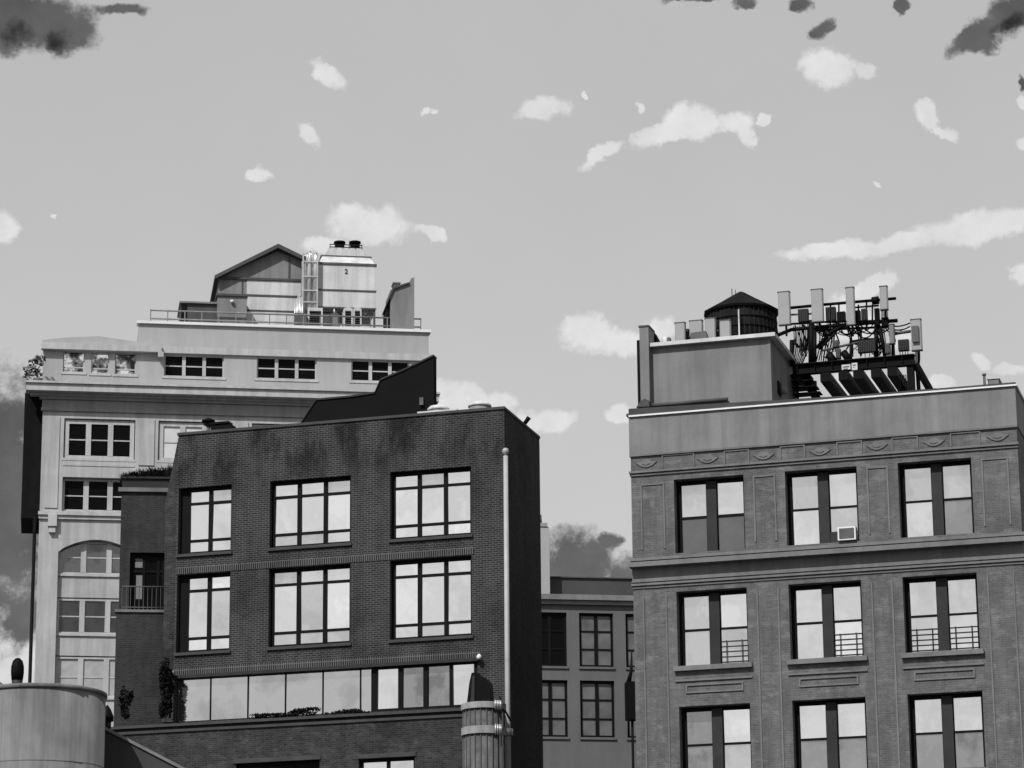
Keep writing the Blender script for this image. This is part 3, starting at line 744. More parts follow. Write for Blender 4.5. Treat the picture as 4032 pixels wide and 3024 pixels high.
cw = thing('chimney_cowl', FM, (u_, -2.2, z1_), 'black hooded cowl sitting on the round ribbed chimney', 'cowl')
a = FM.s(1014, 1515, -2.2)[0]; b = FM.s(1062, 1515, -2.2)[0]; zc_ = FM.s(1030, 1456, -2.2)[1]
pts = [(FM.s(x, y, -2.2)) for x, y in ((1012, 1514), (1018, 1478), (1023, 1456), (1033, 1454), (1036, 1466), (1044, 1463), (1053, 1467), (1060, 1477), (1062, 1494), (1063, 1512))]; pts = [(pts[0][0], z1_)]+pts[1:-1]+[(pts[-1][0], z1_)]
MB().prism(pts, -2.45, -1.95).build('hood', BLACK, cw)
MB().prism([(a+.12, z1_+.01), (a+.2, zc_-.12), (a+.29, zc_-.1), (a+.27, z1_+.01)], -2.5, -2.455).build('strap', DARKM, cw)
MB().lathe(u_, -2.2, [(rC*.5, z1_-.05), (rC*.5, z1_+.12)], 20).build('collar', DARKM, cw)

# ================================================================== foreground round turret, lower left
yT = 92
FT = Frame(85*K, 1500*K, yT, 0)
rT = (FT.s(229, 1530)[0]-FT.s(88, 1530)[0]); cT = FT.s(88, 1530)[0]
zt_ = FT.s(88, 1474, -rT)[1]
tt = thing('round_turret', FT, (cT, 0, 0), 'smooth grey round turret with pale rim at the lower left', 'turret')
TUR = mat('turret_render', .15, .25, .7, streak=.4, fine=.05)
MB().lathe(cT, 0, [(rT*.985, 0), (rT*.985, zt_-.14)], 72).build('wall', TUR, tt)
MB().lathe(cT, 0, [(rT*.99, zt_-.14), (rT*1.01, zt_-.12), (rT*1.01, zt_-.03), (rT*.98, zt_)], 72).build('rim', TUR, tt)
MB().lathe(cT, 0, [(rT*.986, zt_-2.3), (rT*.989, zt_-2.295), (rT*.989, zt_-2.275), (rT*.986, zt_-2.27)], 72, smooth=False).build('joint', TUR, tt)
v_ = -rT*.6; u_, z0_ = FT.s(37, 1472, v_)
cw = thing('chimney_cowl', FT, (u_, v_, zt_), 'black rounded cowl standing on the rim of the grey round turret', 'cowl')
h = FT.s(37, 1421, v_)[1]-zt_; w = FT.s(52, 1450, v_)[0]-u_
MB().lathe(u_, v_, [(w*.78, zt_-.05), (w*.84, zt_+h*.25)], 20).build('neck', DARKM, cw)
MB().lathe(u_+.0, v_, [(w*.86, zt_+h*.22), (w*1.0, zt_+h*.5), (w*.97, zt_+h*.7), (w*.75, zt_+h*.89), (w*.35, zt_+h*.98), (.01, zt_+h)], 20).build('hood', BLACK, cw)
t = thing('turret_rail', FT, (FT.s(2, 1475, v_)[0], v_, zt_), 'thin grey handrail end beside the black cowl on the turret', 'railing')
ux = FT.s(14, 1472, v_)[0]; uy = FT.s(-12, 1455, v_)[0]; MB().tube([(ux, v_, zt_-.02), (FT.s(2, 1466, v_)[0], v_, zt_+.12), (uy, v_, zt_+.2)], .025, 6).tube([(FT.s(2, 1466, v_)[0], v_, zt_-.03), (FT.s(2, 1466, v_)[0], v_, zt_+.12)], .02, 6).build('rail', MIDM, t)
# raked wall right of the turret
FR = Frame(300*K, 1620*K, 93.5, 0)
t = thing('raked_wall', FR, (FR.s(300, 1620)[0], 0, 0), 'dark low wall with sloping stone coping right of the round turret', 'wall')
P = [FR.s(x, y) for x, y in ((216, 1571), (400, 1666), (560, 1749))]
MB().prism([(P[0][0], 0), P[0], P[2], (P[2][0], 0)], 0, .5).build('wall', mat('dark_render', .045, .2, .6, streak=.15), t)
MB().prism([P[0], P[2], (P[2][0], P[2][1]+.1), (P[0][0], P[0][1]+.1)], -.06, .56).build('coping', COPING, t)
u_, z_ = FR.s(231, 1558, .25)
t = thing('wall_vent', FR, (u_, .25, P[0][1]), 'small black vent between the turret and the brick wing', 'vent')
MB().lathe(u_, .25, [(.13, P[0][1]), (.13, z_)], 12).build('neck', DARKM, t); MB().lathe(u_, .25, [(.2, z_), (.2, z_+.15), (.12, z_+.35), (.02, z_+.5)], 14).build('cap', BLACK, t)

# ================================================================== back building seen in the gap
FB = Frame(2300, 2400, 160, 8.58)
bb = thing('back_building', FB, (FB.p(2300, 2600)[0], 0, 0), 'grey building with multi-pane windows seen in the gap between the brick buildings', 'building')
BW = mat('back_render', .105, .1, .4, streak=.12, fine=.05)
u0, u1 = FB.p(2040, 2500)[0], FB.p(2640, 2500)[0]
zr1 = FB.p(2281, 2366)[1]
wcol = [(FB.p(2098, 2520)[0], FB.p(2232.5, 2520)[0]), (FB.p(2281, 2520)[0], FB.p(2416, 2520)[0]), (FB.p(2464, 2520)[0], FB.p(2600, 2520)[0])]
wr = [(FB.p(2281, 2625)[1], FB.p(2281, 2413)[1]), (FB.p(2286, 2903)[1], FB.p(2286, 2679)[1])]
hl = [(a, b, *r) for a, b in wcol for r in wr]
MB().wall(u0, u1, 0, zr1, hl, 0, .3).shell(u0, u1, 0, 12, 0, zr1).build('wall', BW, bb)
for i, (a, b) in enumerate(wcol):
    for j, (c, d) in enumerate(wr):
        f = MB(); cells = []; v = .22; fb = .13
        f.box(a, b, v-.05, v+.05, d-fb, d); f.box(a, b, v-.05, v+.05, c, c+fb); f.box(a, a+fb, v-.053, v+.047, c+fb, d-fb); f.box(b-fb, b, v-.053, v+.047, c+fb, d-fb)
        mx = (a+b)/2; f.box(mx-.09, mx+.09, v-.06, v+.05, c+fb, d-fb)
        for k in (1, 2): z = c+(d-c)*k/3; f.box(a+fb, mx-.09, v-.045, v+.045, z-.04, z+.04); f.box(mx+.09, b-fb, v-.045, v+.045, z-.04, z+.04)
        for (p, q) in ((a+fb, mx-.09), (mx+.09, b-fb)):
            for k in range(3): cells.append((p, q, c+(d-c)*k/3+.04, c+(d-c)*(k+1)/3-.04))
        o = f.build('window', BLACKP, bb); gl = MB(); panes_mb(gl, cells, v, .01)
        gl.build('glass', DARKG if (i == 0 and j == 0) else mat('dim_blind', .11, .35, 1.2, rough=.2), o)
        MB().box(a-.05, b+.05, -.08, v-.06, c-.12, c-.003).build('sill', BW, o)
MB().box(u0, u1, -.35, 1, zr1, zr1+.28).box(u0, u1, -.2, .1, zr1-.22, zr1-.003).build('cornice', mat('back_cornice', .17, .15, .6, streak=.2), bb)
zz = FB.p(2300, 2277, 3)[1]
MB().box(FB.p(2166, 2300, 3)[0], u1, 3, 8, zr1+.2, zz).build('roof_storey', mat('back_slate', .055, .12, .4), bb)
MB().box(FB.p(2160, 2300, 3)[0], u1, 2.9, 8.1, zz, zz+.06).build('roof_edge', SHEDD, bb)
q = FB.rect(2128, 2052, 2164, 2345, v=2)
t = thing('pale_chimney', FB, ((q[0]+q[1])/2, 2, zr1+.28), 'pale square chimney stack beside the black flank of the dark brick building', 'chimney')
MB().box(q[0]-.8, q[1], 2, 3, zr1+.28, q[3]-.3).build('stack', LRENDER, t)
MB().box(q[0]-.86, q[1]-.1, 1.95, 3.05, q[3]-.3, q[3]-.1).build('cap', STONE3, t)
MB().lathe(q[0]+.02, 2.5, [(.15, q[3]-.1), (.12, q[3]+.45)], 12).build('pot', MIDM, t)
# wire across the gap
t = thing('black_duct', FB, (FB.p(2480, 2700)[0], -3, 0), 'black vertical duct squeezed against the left edge of the grey building', 'duct')
q = FB.rect(2467, 2683, 2496, 2832, v=-3)
MB().box(q[0], q[1]+.3, -3.0, -2.4, q[2], q[3]).build('duct', BLACK, t)
uo = FB.p(2492, 2560, -3)[0]; MB().tube([(q[0]+.15, -2.7, q[3]-.05), (uo-.05, -2.7, q[3]+.6), (uo, -2.7, q[3]+1.7)], .13, 8, .03).build('upper_pipe', BLACK, t)
MB().tube([(q[0]+.32, -2.7, 0), (q[0]+.32, -2.7, q[2])], .07, 8).build('lower_pipe', BLACK, t)

# ================================================================== RIGHT: grey brick building
FR_ = Frame(2489, 1792, 100, -16.38)
rb = thing('grey_brick_building', FR_, (FR_.p(3240, 2000)[0], 0, 0), 'grey brick loft building with stucco parapet and paired sash windows on the right', 'building')
G = FR_
g0, g1 = G.p(2487, 2000)[0], G.p(4002, 1673)[0]
zt = G.p(2489, 1646)[1]; zp = G.p(2489, 1792)[1]; zm_ = G.p(2489, 1870)[1]; zk1 = G.p(2489, 2203)[1]; zk0 = G.p(2489, 2318)[1]
ccol = [(G.p(2663, 2331)[0], G.p(2940, 2314)[0]), (G.p(3104, 2303)[0], G.p(3390, 2287)[0]), (G.p(3553, 2275)[0], G.p(3845, 2256)[0])]
rows = [(G.p(3546, 2118)[1], G.p(2653, 1889)[1]), (G.p(2673, 2625)[1], G.p(2663, 2330)[1]), (G.p(2677, 2783)[1]-2.45, G.p(2677, 2783)[1])]
holes = [(a, b, *r) for a, b in ccol for r in rows]
DR = 22
MB().wall(g0, g1, 0, zp, holes, 0, .5).shell(g0, g1, 0, DR, 0, zp).build('wall', RBRICK, rb)
MB().box(g0-.03, g1+.03, -.05, .35, zp, zt).box(g1-.3, g1+.03, .353, DR, zp, zt).box(g0-.03, g0+.3, .353, DR, zp, zt).build('parapet', RSTUCCO, rb)
MB().box(g0-.02, g1+.09, -.12, .4, zt+.015, zt+.07).box(g1-.3, g1+.09, .403, DR, zt, zt+.07).build('flashing', WHITE, rb)
MB().box(g0-.12, g1+.04, -.02, .45, zt+.07, zt+.16).box(g1-.3, g1+.04, .453, DR, zt+.07, zt+.16).build('coping', COPD, rb)
mb = MB(); mb.box(g0-.05, g1+.05, -.10, .1, zm_+.03, zm_+.1); mb.box(g0-.03, g1+.03, -.05, .1, zm_-.06, zm_); mb.box(g0-.03, g1+.03, -.07, .1, zp-.07, zp-.003)
mb.build('moulding', RTRIM, rb)
uk = G.p(3350, 1560)[0]
MB().prism([(g0-.05, zt+.163), (uk, zt+.163), (uk, zt+.17), (g0-.05, zt+.34)], .03, .43).build('roof_curb', COPD, rb)
# cartouches on the band, with thin panel lines between
cx = [2545, 2787, 3007, 3229, 3453, 3677, 3928]; cy = [1824, 1807, 1793, 1776, 1755, 1740, 1719]
for x, y in zip(cx, cy):
    u_, z_ = G.p(x, y); mb = MB()
    mb.prism([(u_-.36, z_+.03), (u_-.2, z_-.09), (u_-.06, z_-.14), (u_+.06, z_-.14), (u_+.2, z_-.09), (u_+.36, z_+.03), (u_+.18, z_+.05), (u_+.1, z_+.12), (u_-.1, z_+.12), (u_-.18, z_+.05)], -.035, .05)
    mb.prism([(u_-.14, z_-.02), (u_, z_-.07), (u_+.14, z_-.02), (u_, z_+.07)], -.055, -.038)
    mb.build('cartouche', RTRIM, rb)
for xa, xb, ya in ((2610, 2730, 1792), (2855, 2945, 1775), (3075, 3165, 1758), (3298, 3390, 1741), (3515, 3610, 1724), (3745, 3855, 1706)):
    a, z_ = G.p(xa, ya); b = G.p(xb, ya)[0]; mb = MB()
    mb.box(a, b, -.035, .05, z_-.04, z_); mb.box(a-.04, a, -.035, .05, z_-.45, z_); mb.box(b, b+.04, -.035, .05, z_-.45, z_)
    mb.build('band_panel', RTRIM, rb)
# belt cornice
mb = MB()
mb.box(g0-.05, g1+.1, -.2, .1, zk1-.1, zk1); mb.box(g0-.03, g1+.06, -.1, .1, zk1-.16, zk1-.103); mb.box(g0-.06, g1+.13, -.33, .1, zk1-.32, zk1-.163); mb.box(g0-.02, g1+.02, -.02, .1, zk0+.243, zk1-.303)
mb.box(g0-.04, g1+.04, -.05, .1, zk0+.19, zk0+.24); mb.box(g0-.05, g1+.05, -.09, .1, zk0+.07, zk0+.14); mb.box(g0-.03, g1+.03, -.04, .1, zk0-.02, zk0+.04)
mb.build('belt_cornice', RTRIM, rb)
# window
def R_window(a, b, c, d, mats, guards=(False, False), sill=True):
    f = MB(); v = .42; fb = .13; mw = .34
    f.box(a, b, v-.05, v+.06, d-fb, d); f.box(a, b, v-.05, v+.06, c, c+.07)
    f.box(a, a+fb, v-.053, v+.057, c+.07, d-fb); f.box(b-fb*.6, b, v-.053, v+.057, c+.07, d-fb)
    mx = (a+b)/2+.01
    o = f.build('window', BLACKP, rb)
    MB().box(mx-mw/2, mx+mw/2, v-.12, v+.05, c, d-fb*.5).build('mullion', DARKM, o)
    zmid = c+(d-c)*.5
    sets = {}
    for i, (p, q) in enumerate(((a+fb, mx-mw/2), (mx+mw/2, b-fb*.6))):
        ra = MB(); ra.box(p, q, v-.04, v+.05, zmid-.035, zmid+.035); ra.box(p, p+.03, v-.03, v+.05, c+.07, d-fb); ra.box(q-.03, q, v-.03, v+.05, c+.07, d-fb); ra.build('sash', BLACKP, o)
        sets.setdefault(mats[i][0], []).append((p+.03, q-.03, zmid+.035, d-fb)); sets.setdefault(mats[i][1], []).append((p+.03, q-.03, c+.07, zmid-.035))
        if guards[i]:
            gg = MB(); zz_ = [c+.12+k*.17 for k in range(5)]
            for z in zz_: gg.box(p+.02, q-.02, v-.075, v-.055, z, z+.022)
            for t_ in (.22, .78): x = p+(q-p)*t_; gg.box(x-.012, x+.012, v-.09, v-.076, c+.07, zz_[-1]+.05)
            gg.build('window_guard', DARKM, o)
    for k, cells in sets.items():
        gl = MB(); panes_mb(gl, cells, v, .009)
        gl.build('glass', {'s': SKYG, 'd': mat('dull_grey_shade', .11, .15, 1, rough=.2), 'm': DIMG, 'b': BLIND, 'u': DULLG, 'w': BRIGHTG}[k], o)
    if sill: MB().box(a-.12, b+.12, -.14, v-.06, c-.16, c-.003).build('sill', RTRIM, o)
M_ = [[(('u', 'd'), ('s', 'd')), (('u', 's'), ('s', 'u')), (('u', 's'), ('u', 'm'))],
      [(('u', 'u'), ('s', 'u')), (('s', 's'), ('s', 'w')), (('s', 's'), ('s', 's'))],
      [(('m', 'm'), ('w', 'u')), (('s', 'm'), ('s', 'm')), (('s', 'm'), ('s', 'm'))]]
GD = [[(0, 0)]*3, [(0, 1), (0, 1), (1, 1)], [(0, 0)]*3]
for j, r in enumerate(rows):
    for i, (a, b) in enumerate(ccol):
        R_window(a, b, *r, M_[j][i], GD[j][i], sill=j != 0)
# spandrel panels, pier strips
for i, (a, b) in enumerate(ccol):
    top, bot = rows[1][0]-.16, rows[2][1]
    mb = MB(); mb.box(a-.1, b+.1, -.05, .1, top-.34, top-.28)
    mb.box(a+.25, b-.2, -.04, .1, bot+.42, bot+.47); mb.box(a+.25, a+.3, -.04, .1, bot+.473, top-.5); mb.box(b-.25, b-.2, -.04, .1, bot+.473, top-.5); mb.box(a+.25, b-.2, -.04, .1, top-.497, top-.45)
    mb.build('spandrel_panel', RTRIM, rb)
mb = MB()
edges = [g0]+[x for c in ccol for x in c]+[g1]
for k in range(0, 8, 2):
    a, b = edges[k]+.32, edges[k+1]-.32
    if b-a < .4: continue
    z1_, z0_ = zm_-.35, zk1+.3
    mb.box(a, b, -.03, .05, z1_-.05, z1_); mb.box(a, a+.05, -.03, .05, z0_, z1_-.053); mb.box(b-.05, b, -.03, .05, z0_, z1_-.053)
    mb.box(a, a+.05, -.03, .05, 3, zk0-.3); mb.box(b-.05, b, -.03, .05, 3, zk0-.3)
mb.build('pier_trim', RTRIM, rb)
# air conditioner
q = G.rect(3297, 2076, 3369, 2128, v=-.1)
ac = thing('air_conditioner', G, ((q[0]+q[1])/2, 0, q[2]), 'white window air conditioner in the middle window of the top row', 'air conditioner')
mb = MB(); mb.box(q[0], q[1], -.1, .24, q[2], q[3]); mb.build('casing', WHITE, ac)
mb = MB(); mb.box(q[0]+.05, q[1]-.05, -.115, -.103, q[2]+.05, q[3]-.05); mb.build('grille', MIDM, ac)
mb = MB()
for k in range(9): z = q[2]+.07+(q[3]-q[2]-.14)*k/8; mb.box(q[0]+.06, q[1]-.06, -.125, -.117, z-.006, z+.006)
mb.build('louvre', SHED, ac)

qf = G.rect(3266, 2082, 3296, 2125, v=.3); MB().box(qf[0], q[0]-.01, .33, .38, q[2], q[3]-.05).build('side_panel', DARKM, ac)
# ---- penthouse on the right roof
zroof = zt-.6
vp = 2.2
ph = thing('roof_penthouse', G, (G.p(2800, 1500, vp)[0], vp, zroof), 'plain grey stucco penthouse with pale coping on the left roof of the loft building', 'rooftop house')
MB().box(g0+.1, g1-.4, .5, DR, zroof-.1, zroof).build('roof', ROOFM, rb)
q = G.rect(2558, 1370, 3036, 1590, v=vp); ztp = G.p(2558, 1371, vp)[1]
def sv(px, py, u): # depth where a pixel meets a given u on the right frame
    lo, hi = 0, 60; f = lambda v: G.p(px, py, v)[0]-u; s0 = f(lo)
    for _ in range(50):
        md = (lo+hi)/2
        if (f(md) > 0) == (s0 > 0): lo = md
        else: hi = md
    return (lo+hi)/2
vb_ = sv(3134, 1500, q[1]); print('penthouse back', vb_)
PH = mat('penthouse_render', .175, .2, .5, streak=.2, fine=.08)
MB().box(q[0]-.3, q[1], vp, vb_, zroof, ztp).build('wall', PH, ph)
MB().box(q[0]-.05, q[1]+.22, vp-.2, vb_+.15, ztp, ztp+.13).build('coping', LIGHTM, ph)
MB().box(q[1]-.09, q[1]+.012, vp-.014, vp+.08, zroof, ztp-.003).build('corner_trim', SHED, ph)
mb = MB(); z_ = G.p(2700, 1578, vp)[1]; mb.tube([(q[0], vp-.12, z_-.1), (G.p(2868, 1560, vp)[0], vp-.12, z_-.1)], .07, 8); mb.build('pipe', SHEDD, ph)
vl_ = sv(3080, 1536, q[1]+.1); z_ = G.p(3080, 1536, vl_)[1]
MB().lathe(q[1]+.15, vl_, [(.05, z_-.15), (.14, z_-.1), (.14, z_+.06), (.05, z_+.12)], 12).build('wall_lamp', SHED, ph)
MB().box(q[1]+.002, q[1]+.06, vl_-.35, vl_+.1, z_-.2, z_+.25).build('lamp_plate', BLACKP, ph)
# pier left of it
q2 = G.rect(2517, 1288, 2556, 1600, v=vp-.3)
pi_ = thing('chimney_pier', G, ((q2[0]+q2[1])/2, vp-.3, zroof), 'tall narrow grey chimney pier at the left end of the loft roof', 'chimney')
MB().box(q2[0], q2[1], vp-.3, vp+.5, zroof, q2[3]).build('stack', RSTUCCO, pi_)
MB().box(q2[0]-.2, q2[0]-.003, vp+.1, vp+1.6, zroof, G.p(2505, 1340, vp+.1)[1]).build('side_pier', MATTE_BLACK, pi_)
MB().box(q2[0]-.03, q2[1]+.03, vp-.33, vp+.53, q2[3], q2[3]+.05).build('cap', MIDM, pi_)
pts = [G.p(x, y, vp+.7) for x, y in ((2552, 1360), (2592, 1354), (2584, 1326), (2572, 1304), (2560, 1293), (2552, 1291))]
MB().prism(pts, vp+.6, vp+1.2).build('hood', MATTE_BLACK, pi_)
pts = [G.p(x, y, vp-.5) for x, y in ((2508, 1606), (2560, 1602), (2558, 1580), (2540, 1572), (2522, 1585))]
MB().prism(pts, vp-.6, vp-.31).build('foot', SHEDD, pi_)

def panel_antenna(name, x0, y0, x1, y1, v, lab, grp, d=.18, pole=.5, mt_=None, back=False):
    q = G.rect(x0, y0, x1, y1, v=v); uc = (q[0]+q[1])/2
    t = thing(name, G, (uc, v, q[2]), lab, 'antenna', grp)
    w = (q[1]-q[0])/2; c = .035
    # rounded-edge radome: an 8-sided outline extruded up
    prof = [(-w, d), (-w, c), (-w+c, 0), (w-c, 0), (w, c), (w, d)]
    mb = MB(); z0_, z1_ = q[2], q[3]; n = len(prof); i = len(mb.v)
    for z in (z0_, z1_):
        for x, y in prof: mb.v.append(Vector((uc+x, v+y, z)))
    mb.f.append(tuple(range(i, i+n))[::-1]); mb.f.append(tuple(range(i+n, i+2*n))); mb.sm += [False]*2
    for k in range(n): l = (k+1) % n; mb.f.append((i+k, i+l, i+n+l, i+n+k)); mb.sm.append(False)
    mb.build('radome', mt_ or ANT, t)
    MB().box(uc-w-.01, uc+w+.01, v-.01, v+d+.01, z1_, z1_+.03).box(uc-w-.008, uc+w+.008, v-.008, v+d+.008, z0_-.03, z0_).build('end_cap', MIDM, t)
    MB().tube([(uc, v+d+.15, z0_-pole), (uc, v+d+.15, z1_-.15)], .04, 8).build('mast', DARKM, t)
    mb = MB()
    for z in (z0_+.25*(z1_-z0_), z0_+.75*(z1_-z0_)): mb.box(uc-.08, uc+.08, v+d, v+d+.2, z-.05, z+.05)
    mb.build('bracket', DARKM, t)
    return t, q
# four small antennas on the penthouse roof
gA = 'short panel antennas on the penthouse roof'
for (x0, y0, x1, y1, lab) in ((2656, 1273, 2697, 1347, 'leftmost short pale panel antenna on the penthouse roof'), (2713, 1265, 2765, 1322, 'widest short pale panel antenna on the penthouse, over a slanted slab'),
                              (2774, 1256, 2816, 1333, 'short pale panel antenna before the left edge of the water tank'), (2832, 1264, 2875, 1333, 'rightmost short pale panel antenna, before the water tank staves')):
    panel_antenna('panel_antenna', x0, y0, x1, y1, vp+.9, lab, gA, pole=max(.05, G.p(x0, y1, vp+.9)[1]-ztp-.13))
q = G.rect(2718, 1314, 2792, 1334, v=vp+.7)
t = thing('cable_tray', G, ((q[0]+q[1])/2, vp+.7, ztp+.13), 'flat dark cable tray between the short antennas on the penthouse', 'cable tray')
MB().prism([(q[0], ztp+.13), (q[0]+.03, q[3]), (q[1]-.1, q[3]+.03), (q[1], ztp+.13)], vp+.6, vp+.85).build('tray', MIDM, t)
for (x0, lab) in ((2705, 'black radio box behind the left pair of short antennas'), (2824, 'black radio box behind the right pair of short antennas')):
    q = G.rect(x0-5, 1295, x0+7, 1338, v=vp+1.1); t = thing('radio_unit', G, (q[0], vp+1.1, ztp+.13), lab, 'radio unit', 'radio units')
    MB().box(q[0], q[1], vp+1.1, vp+1.3, ztp+.13, q[3]).build('casing', BLACK, t); MB().box(q[0]+.02, q[1]-.02, vp+1.08, vp+1.1, q[3]-.1, q[3]-.03).build('label_plate', MIDM, t)
q = G.rect(2605, 1328, 2640, 1352, v=vp+.6); t = thing('small_dome_antenna', G, ((q[0]+q[1])/2, vp+.6, ztp+.13), 'small pale dome device beside the chimney pier on the penthouse', 'antenna')
MB().lathe((q[0]+q[1])/2-.03, vp+.6, [(.1, ztp+.13), (.13, q[3]-.08), (.06, q[3])], 14).build('dome', LIGHTM, t); MB().box(q[1]-.1, q[1], vp+.5, vp+.7, ztp+.13, q[3]-.05).build('box', MIDM, t)

# water tank
vt_ = 7.0
q = G.rect(2778, 1240, 3064, 1330, v=vt_); uc = (q[0]+q[1])/2; rr2 = (q[1]-q[0])/2
wt = thing('water_tank', G, (uc, vt_, zroof), 'dark wooden rooftop water tank with conical roof behind the penthouse', 'water tank')
ze = G.p(2920, 1238, vt_)[1]; zap = G.p(2930, 1147, vt_)[1]; zbt = G.p(2920, 1345, vt_)[1]-.6
MB().lathe(uc, vt_, [(rr2*.97, zbt), (rr2*.93, ze+.05)], 40).build('tank', WOOD, wt)
mb = MB()
for k in range(44):
    q_ = 2*math.pi*k/44; x, y = math.cos(q_), math.sin(q_); mb.tube([(uc+x*rr2*.975, vt_+y*rr2*.975, zbt), (uc+x*rr2*.935, vt_+y*rr2*.935, ze)], .022, 4)
mb.build('stave', mat('stave_wood', .02, .9, 1.6, streak=.5), wt)
for k in range(5):
    z = zbt+.15+(ze-zbt-.2)*k/4; r_ = rr2*(.985-.04*k/4); MB().lathe(uc, vt_, [(r_, z), (r_+.02, z+.01), (r_+.02, z+.04), (r_, z+.05)], 40).build('hoop', BLACK, wt)
MB().lathe(uc, vt_, [(rr2*1.02, ze-.02), (rr2*1.05, ze+.05), (rr2*.5, ze+(zap-ze)*.56), (.12, zap-.04), (.02, zap)], 12, smooth=False).build('roof', TANKROOF, wt)
mb = MB()
for k in range(6): q_ = math.pi/3*k+.4; x, y = uc+rr2*.75*math.cos(q_), vt_+rr2*.75*math.sin(q_); mb.box(x-.08, x+.08, y-.08, y+.08, zroof, zbt-.2)
mb.build('leg', BLACK, wt); MB().box(uc-rr2, uc+rr2, vt_-rr2*.8, vt_+rr2*.8, zbt-.2, zbt-.003).build('platform', BLACK, wt)
ux = G.p(2882, 1150, vt_)[0]; mb = MB(); zz_ = G.p(2882, 1168, vt_)[1]
mb.tube([(ux, vt_, zz_-.4), (ux, vt_, zz_+.3)], .015, 5); mb.tube([(ux+.13, vt_, zz_-.3), (ux+.13, vt_, zz_+.25)], .012, 5); mb.build('lightning_rod', BLACK, wt)
# ladder-ish conduit in front of tank
mb = MB(); ux = G.p(2911, 1300, vt_-rr2-.1)[0]; mb.tube([(ux, vt_-rr2-.12, zroof+1), (ux, vt_-rr2-.12, G.p(2911, 1222, vt_-rr2)[1])], .03, 6); mb.build('conduit', GALV, wt)

# ---- steel antenna platform
vq = 5.0
sp = thing('antenna_platform', G, (G.p(3370, 1500, vq)[0], vq, zroof), 'black steel beam platform with rails and tangled cables on the loft roof', 'platform')
qb = G.rect(3120, 1436, 3604, 1478, v=vq); zb0, zb1 = qb[2], qb[3]
mb = MB(); mb.box(qb[0], qb[1], vq, vq+.04, zb0+.04, zb1-.04); mb.box(qb[0], qb[1], vq-.12, vq+.16, zb1-.04, zb1); mb.box(qb[0], qb[1], vq-.12, vq+.16, zb0, zb0+.04)
for k in range(7): x = qb[0]+(qb[1]-qb[0])*(k+.3)/7; mb.box(x-.012, x+.012, vq-.1, vq, zb0+.04, zb1-.04)
mb.build('main_beam', BLACK, sp)
MB().box(qb[0], qb[1], vq+4.8, vq+5.0, zb0, zb1).build('rear_beam', BLACK, sp)
for x in (3250, 3322, 3380, 3450, 3515):
    u_ = G.p(x, 1470, vq)[0]
    mb = MB().prism([(u_-.17, zb0-.003), (u_+.17, zb0-.003), (u_+.17, zb0-.34), (u_-.17, zb0-.34)], vq-.1, vq+6.5)
    mb.build('cross_beam', BLACK, sp)
for (x, l) in ((3585, 0), (3605, 1)):
    u_ = G.p(x, 1470, vq)[0]
    if l == 0: MB().box(u_-.12, u_+.12, vq-.05, vq+.2, zroof, zb0-.003).build('post', BLACK, sp)
    else: MB().tube([(u_, vq+.1, zb0+.05), (G.p(3664, 1540, vq)[0], vq+.1, G.p(3664, 1540, vq)[1]), (G.p(3700, 1595, vq)[0], vq+.1, zroof)], .13, 4).build('brace', BLACK, sp)
MB().tube([(G.p(3608, 1480, vq)[0], vq+.3, zb0), (G.p(3620, 1580, vq)[0], vq+.3, zroof)], .07, 4).build('brace', BLACK, sp)
# sign plates on the beam
for (x0, y0, x1, y1) in ((3314, 1437, 3349, 1457), (3353, 1430, 3376, 1458)):
    q = G.rect(x0, y0, x1, y1, v=vq-.13); o = MB().box(q[0], q[1], vq-.14, vq-.125, q[2], q[3]).build('sign_plate', LIGHTM, sp)
    MB().box(q[0]+.05, q[1]-.05, vq-.15, vq-.142, q[3]-.1, q[3]-.06).box(q[0]+.05, q[1]-.1, vq-.15, vq-.142, q[3]-.17, q[3]-.145).build('sign_marks', MIDM, o)
vr = vq+.35
def pipe(name, pts, r_, m_=BLACK, v=vr, n=8, root=None):
    pp = [(G.p(x, y, v)[0], v, G.p(x, y, v)[1]) for x, y in pts]; return MB().tube(pp, r_, n).build(name, m_, root or sp)
pipe('top_rail', [(3104, 1213), (3250, 1199), (3528, 1175)], .055)
pipe('rail', [(3104, 1240), (3200, 1235)], .035, MIDM)
pipe('rail', [(3365, 1211), (3460, 1203)], .035)
pipe('lower_rail', [(3062, 1320), (3116, 1298), (3200, 1290), (3534, 1262)], .07)
pipe('lower_rail', [(3108, 1276), (3250, 1268), (3500, 1262)], .04, BLACK, vr+.3)
pipe('rail', [(3200, 1300), (3500, 1287)], .045, BLACK, vr+.3)
pipe('arm', [(3500, 1318), (3545, 1310), (3600, 1302)], .06, MIDM)
for (x, y0, y1, r_) in ((3195, 1262, 1440, .11), (3208, 1300, 1440, .07), (3450, 1278, 1410, .075), (3303, 1195, 1300, .03), (3412, 1185, 1300, .03), (3380, 1200, 1300, .03), (3350, 1350, 1440, .05), (3390, 1290, 1400, .04), (3118, 1340, 1440, .08), (3516, 1330, 1400, .06), (3270, 1200, 1290, .03), (3435, 1200, 1280, .03)):
    pipe('upright', [(x, y0), (x, y1)], r_)
pipe('brace', [(3465, 1285), (3484, 1400)], .07)
pipe('brace', [(3215, 1370), (3275, 1305), (3320, 1285)], .07)
pipe('brace', [(3225, 1375), (3290, 1310)], .05)
pipe('brace', [(3320, 1385), (3345, 1420)], .13)
pipe('brace', [(3262, 1395), (3285, 1425)], .14)
pipe('brace', [(3122, 1340), (3145, 1368)], .05)
pipe('cross_arm', [(3240, 1380), (3300, 1366), (3380, 1348)], .045, MIDM)
pipe('cross_arm', [(3345, 1345), (3420, 1335), (3470, 1335)], .04)
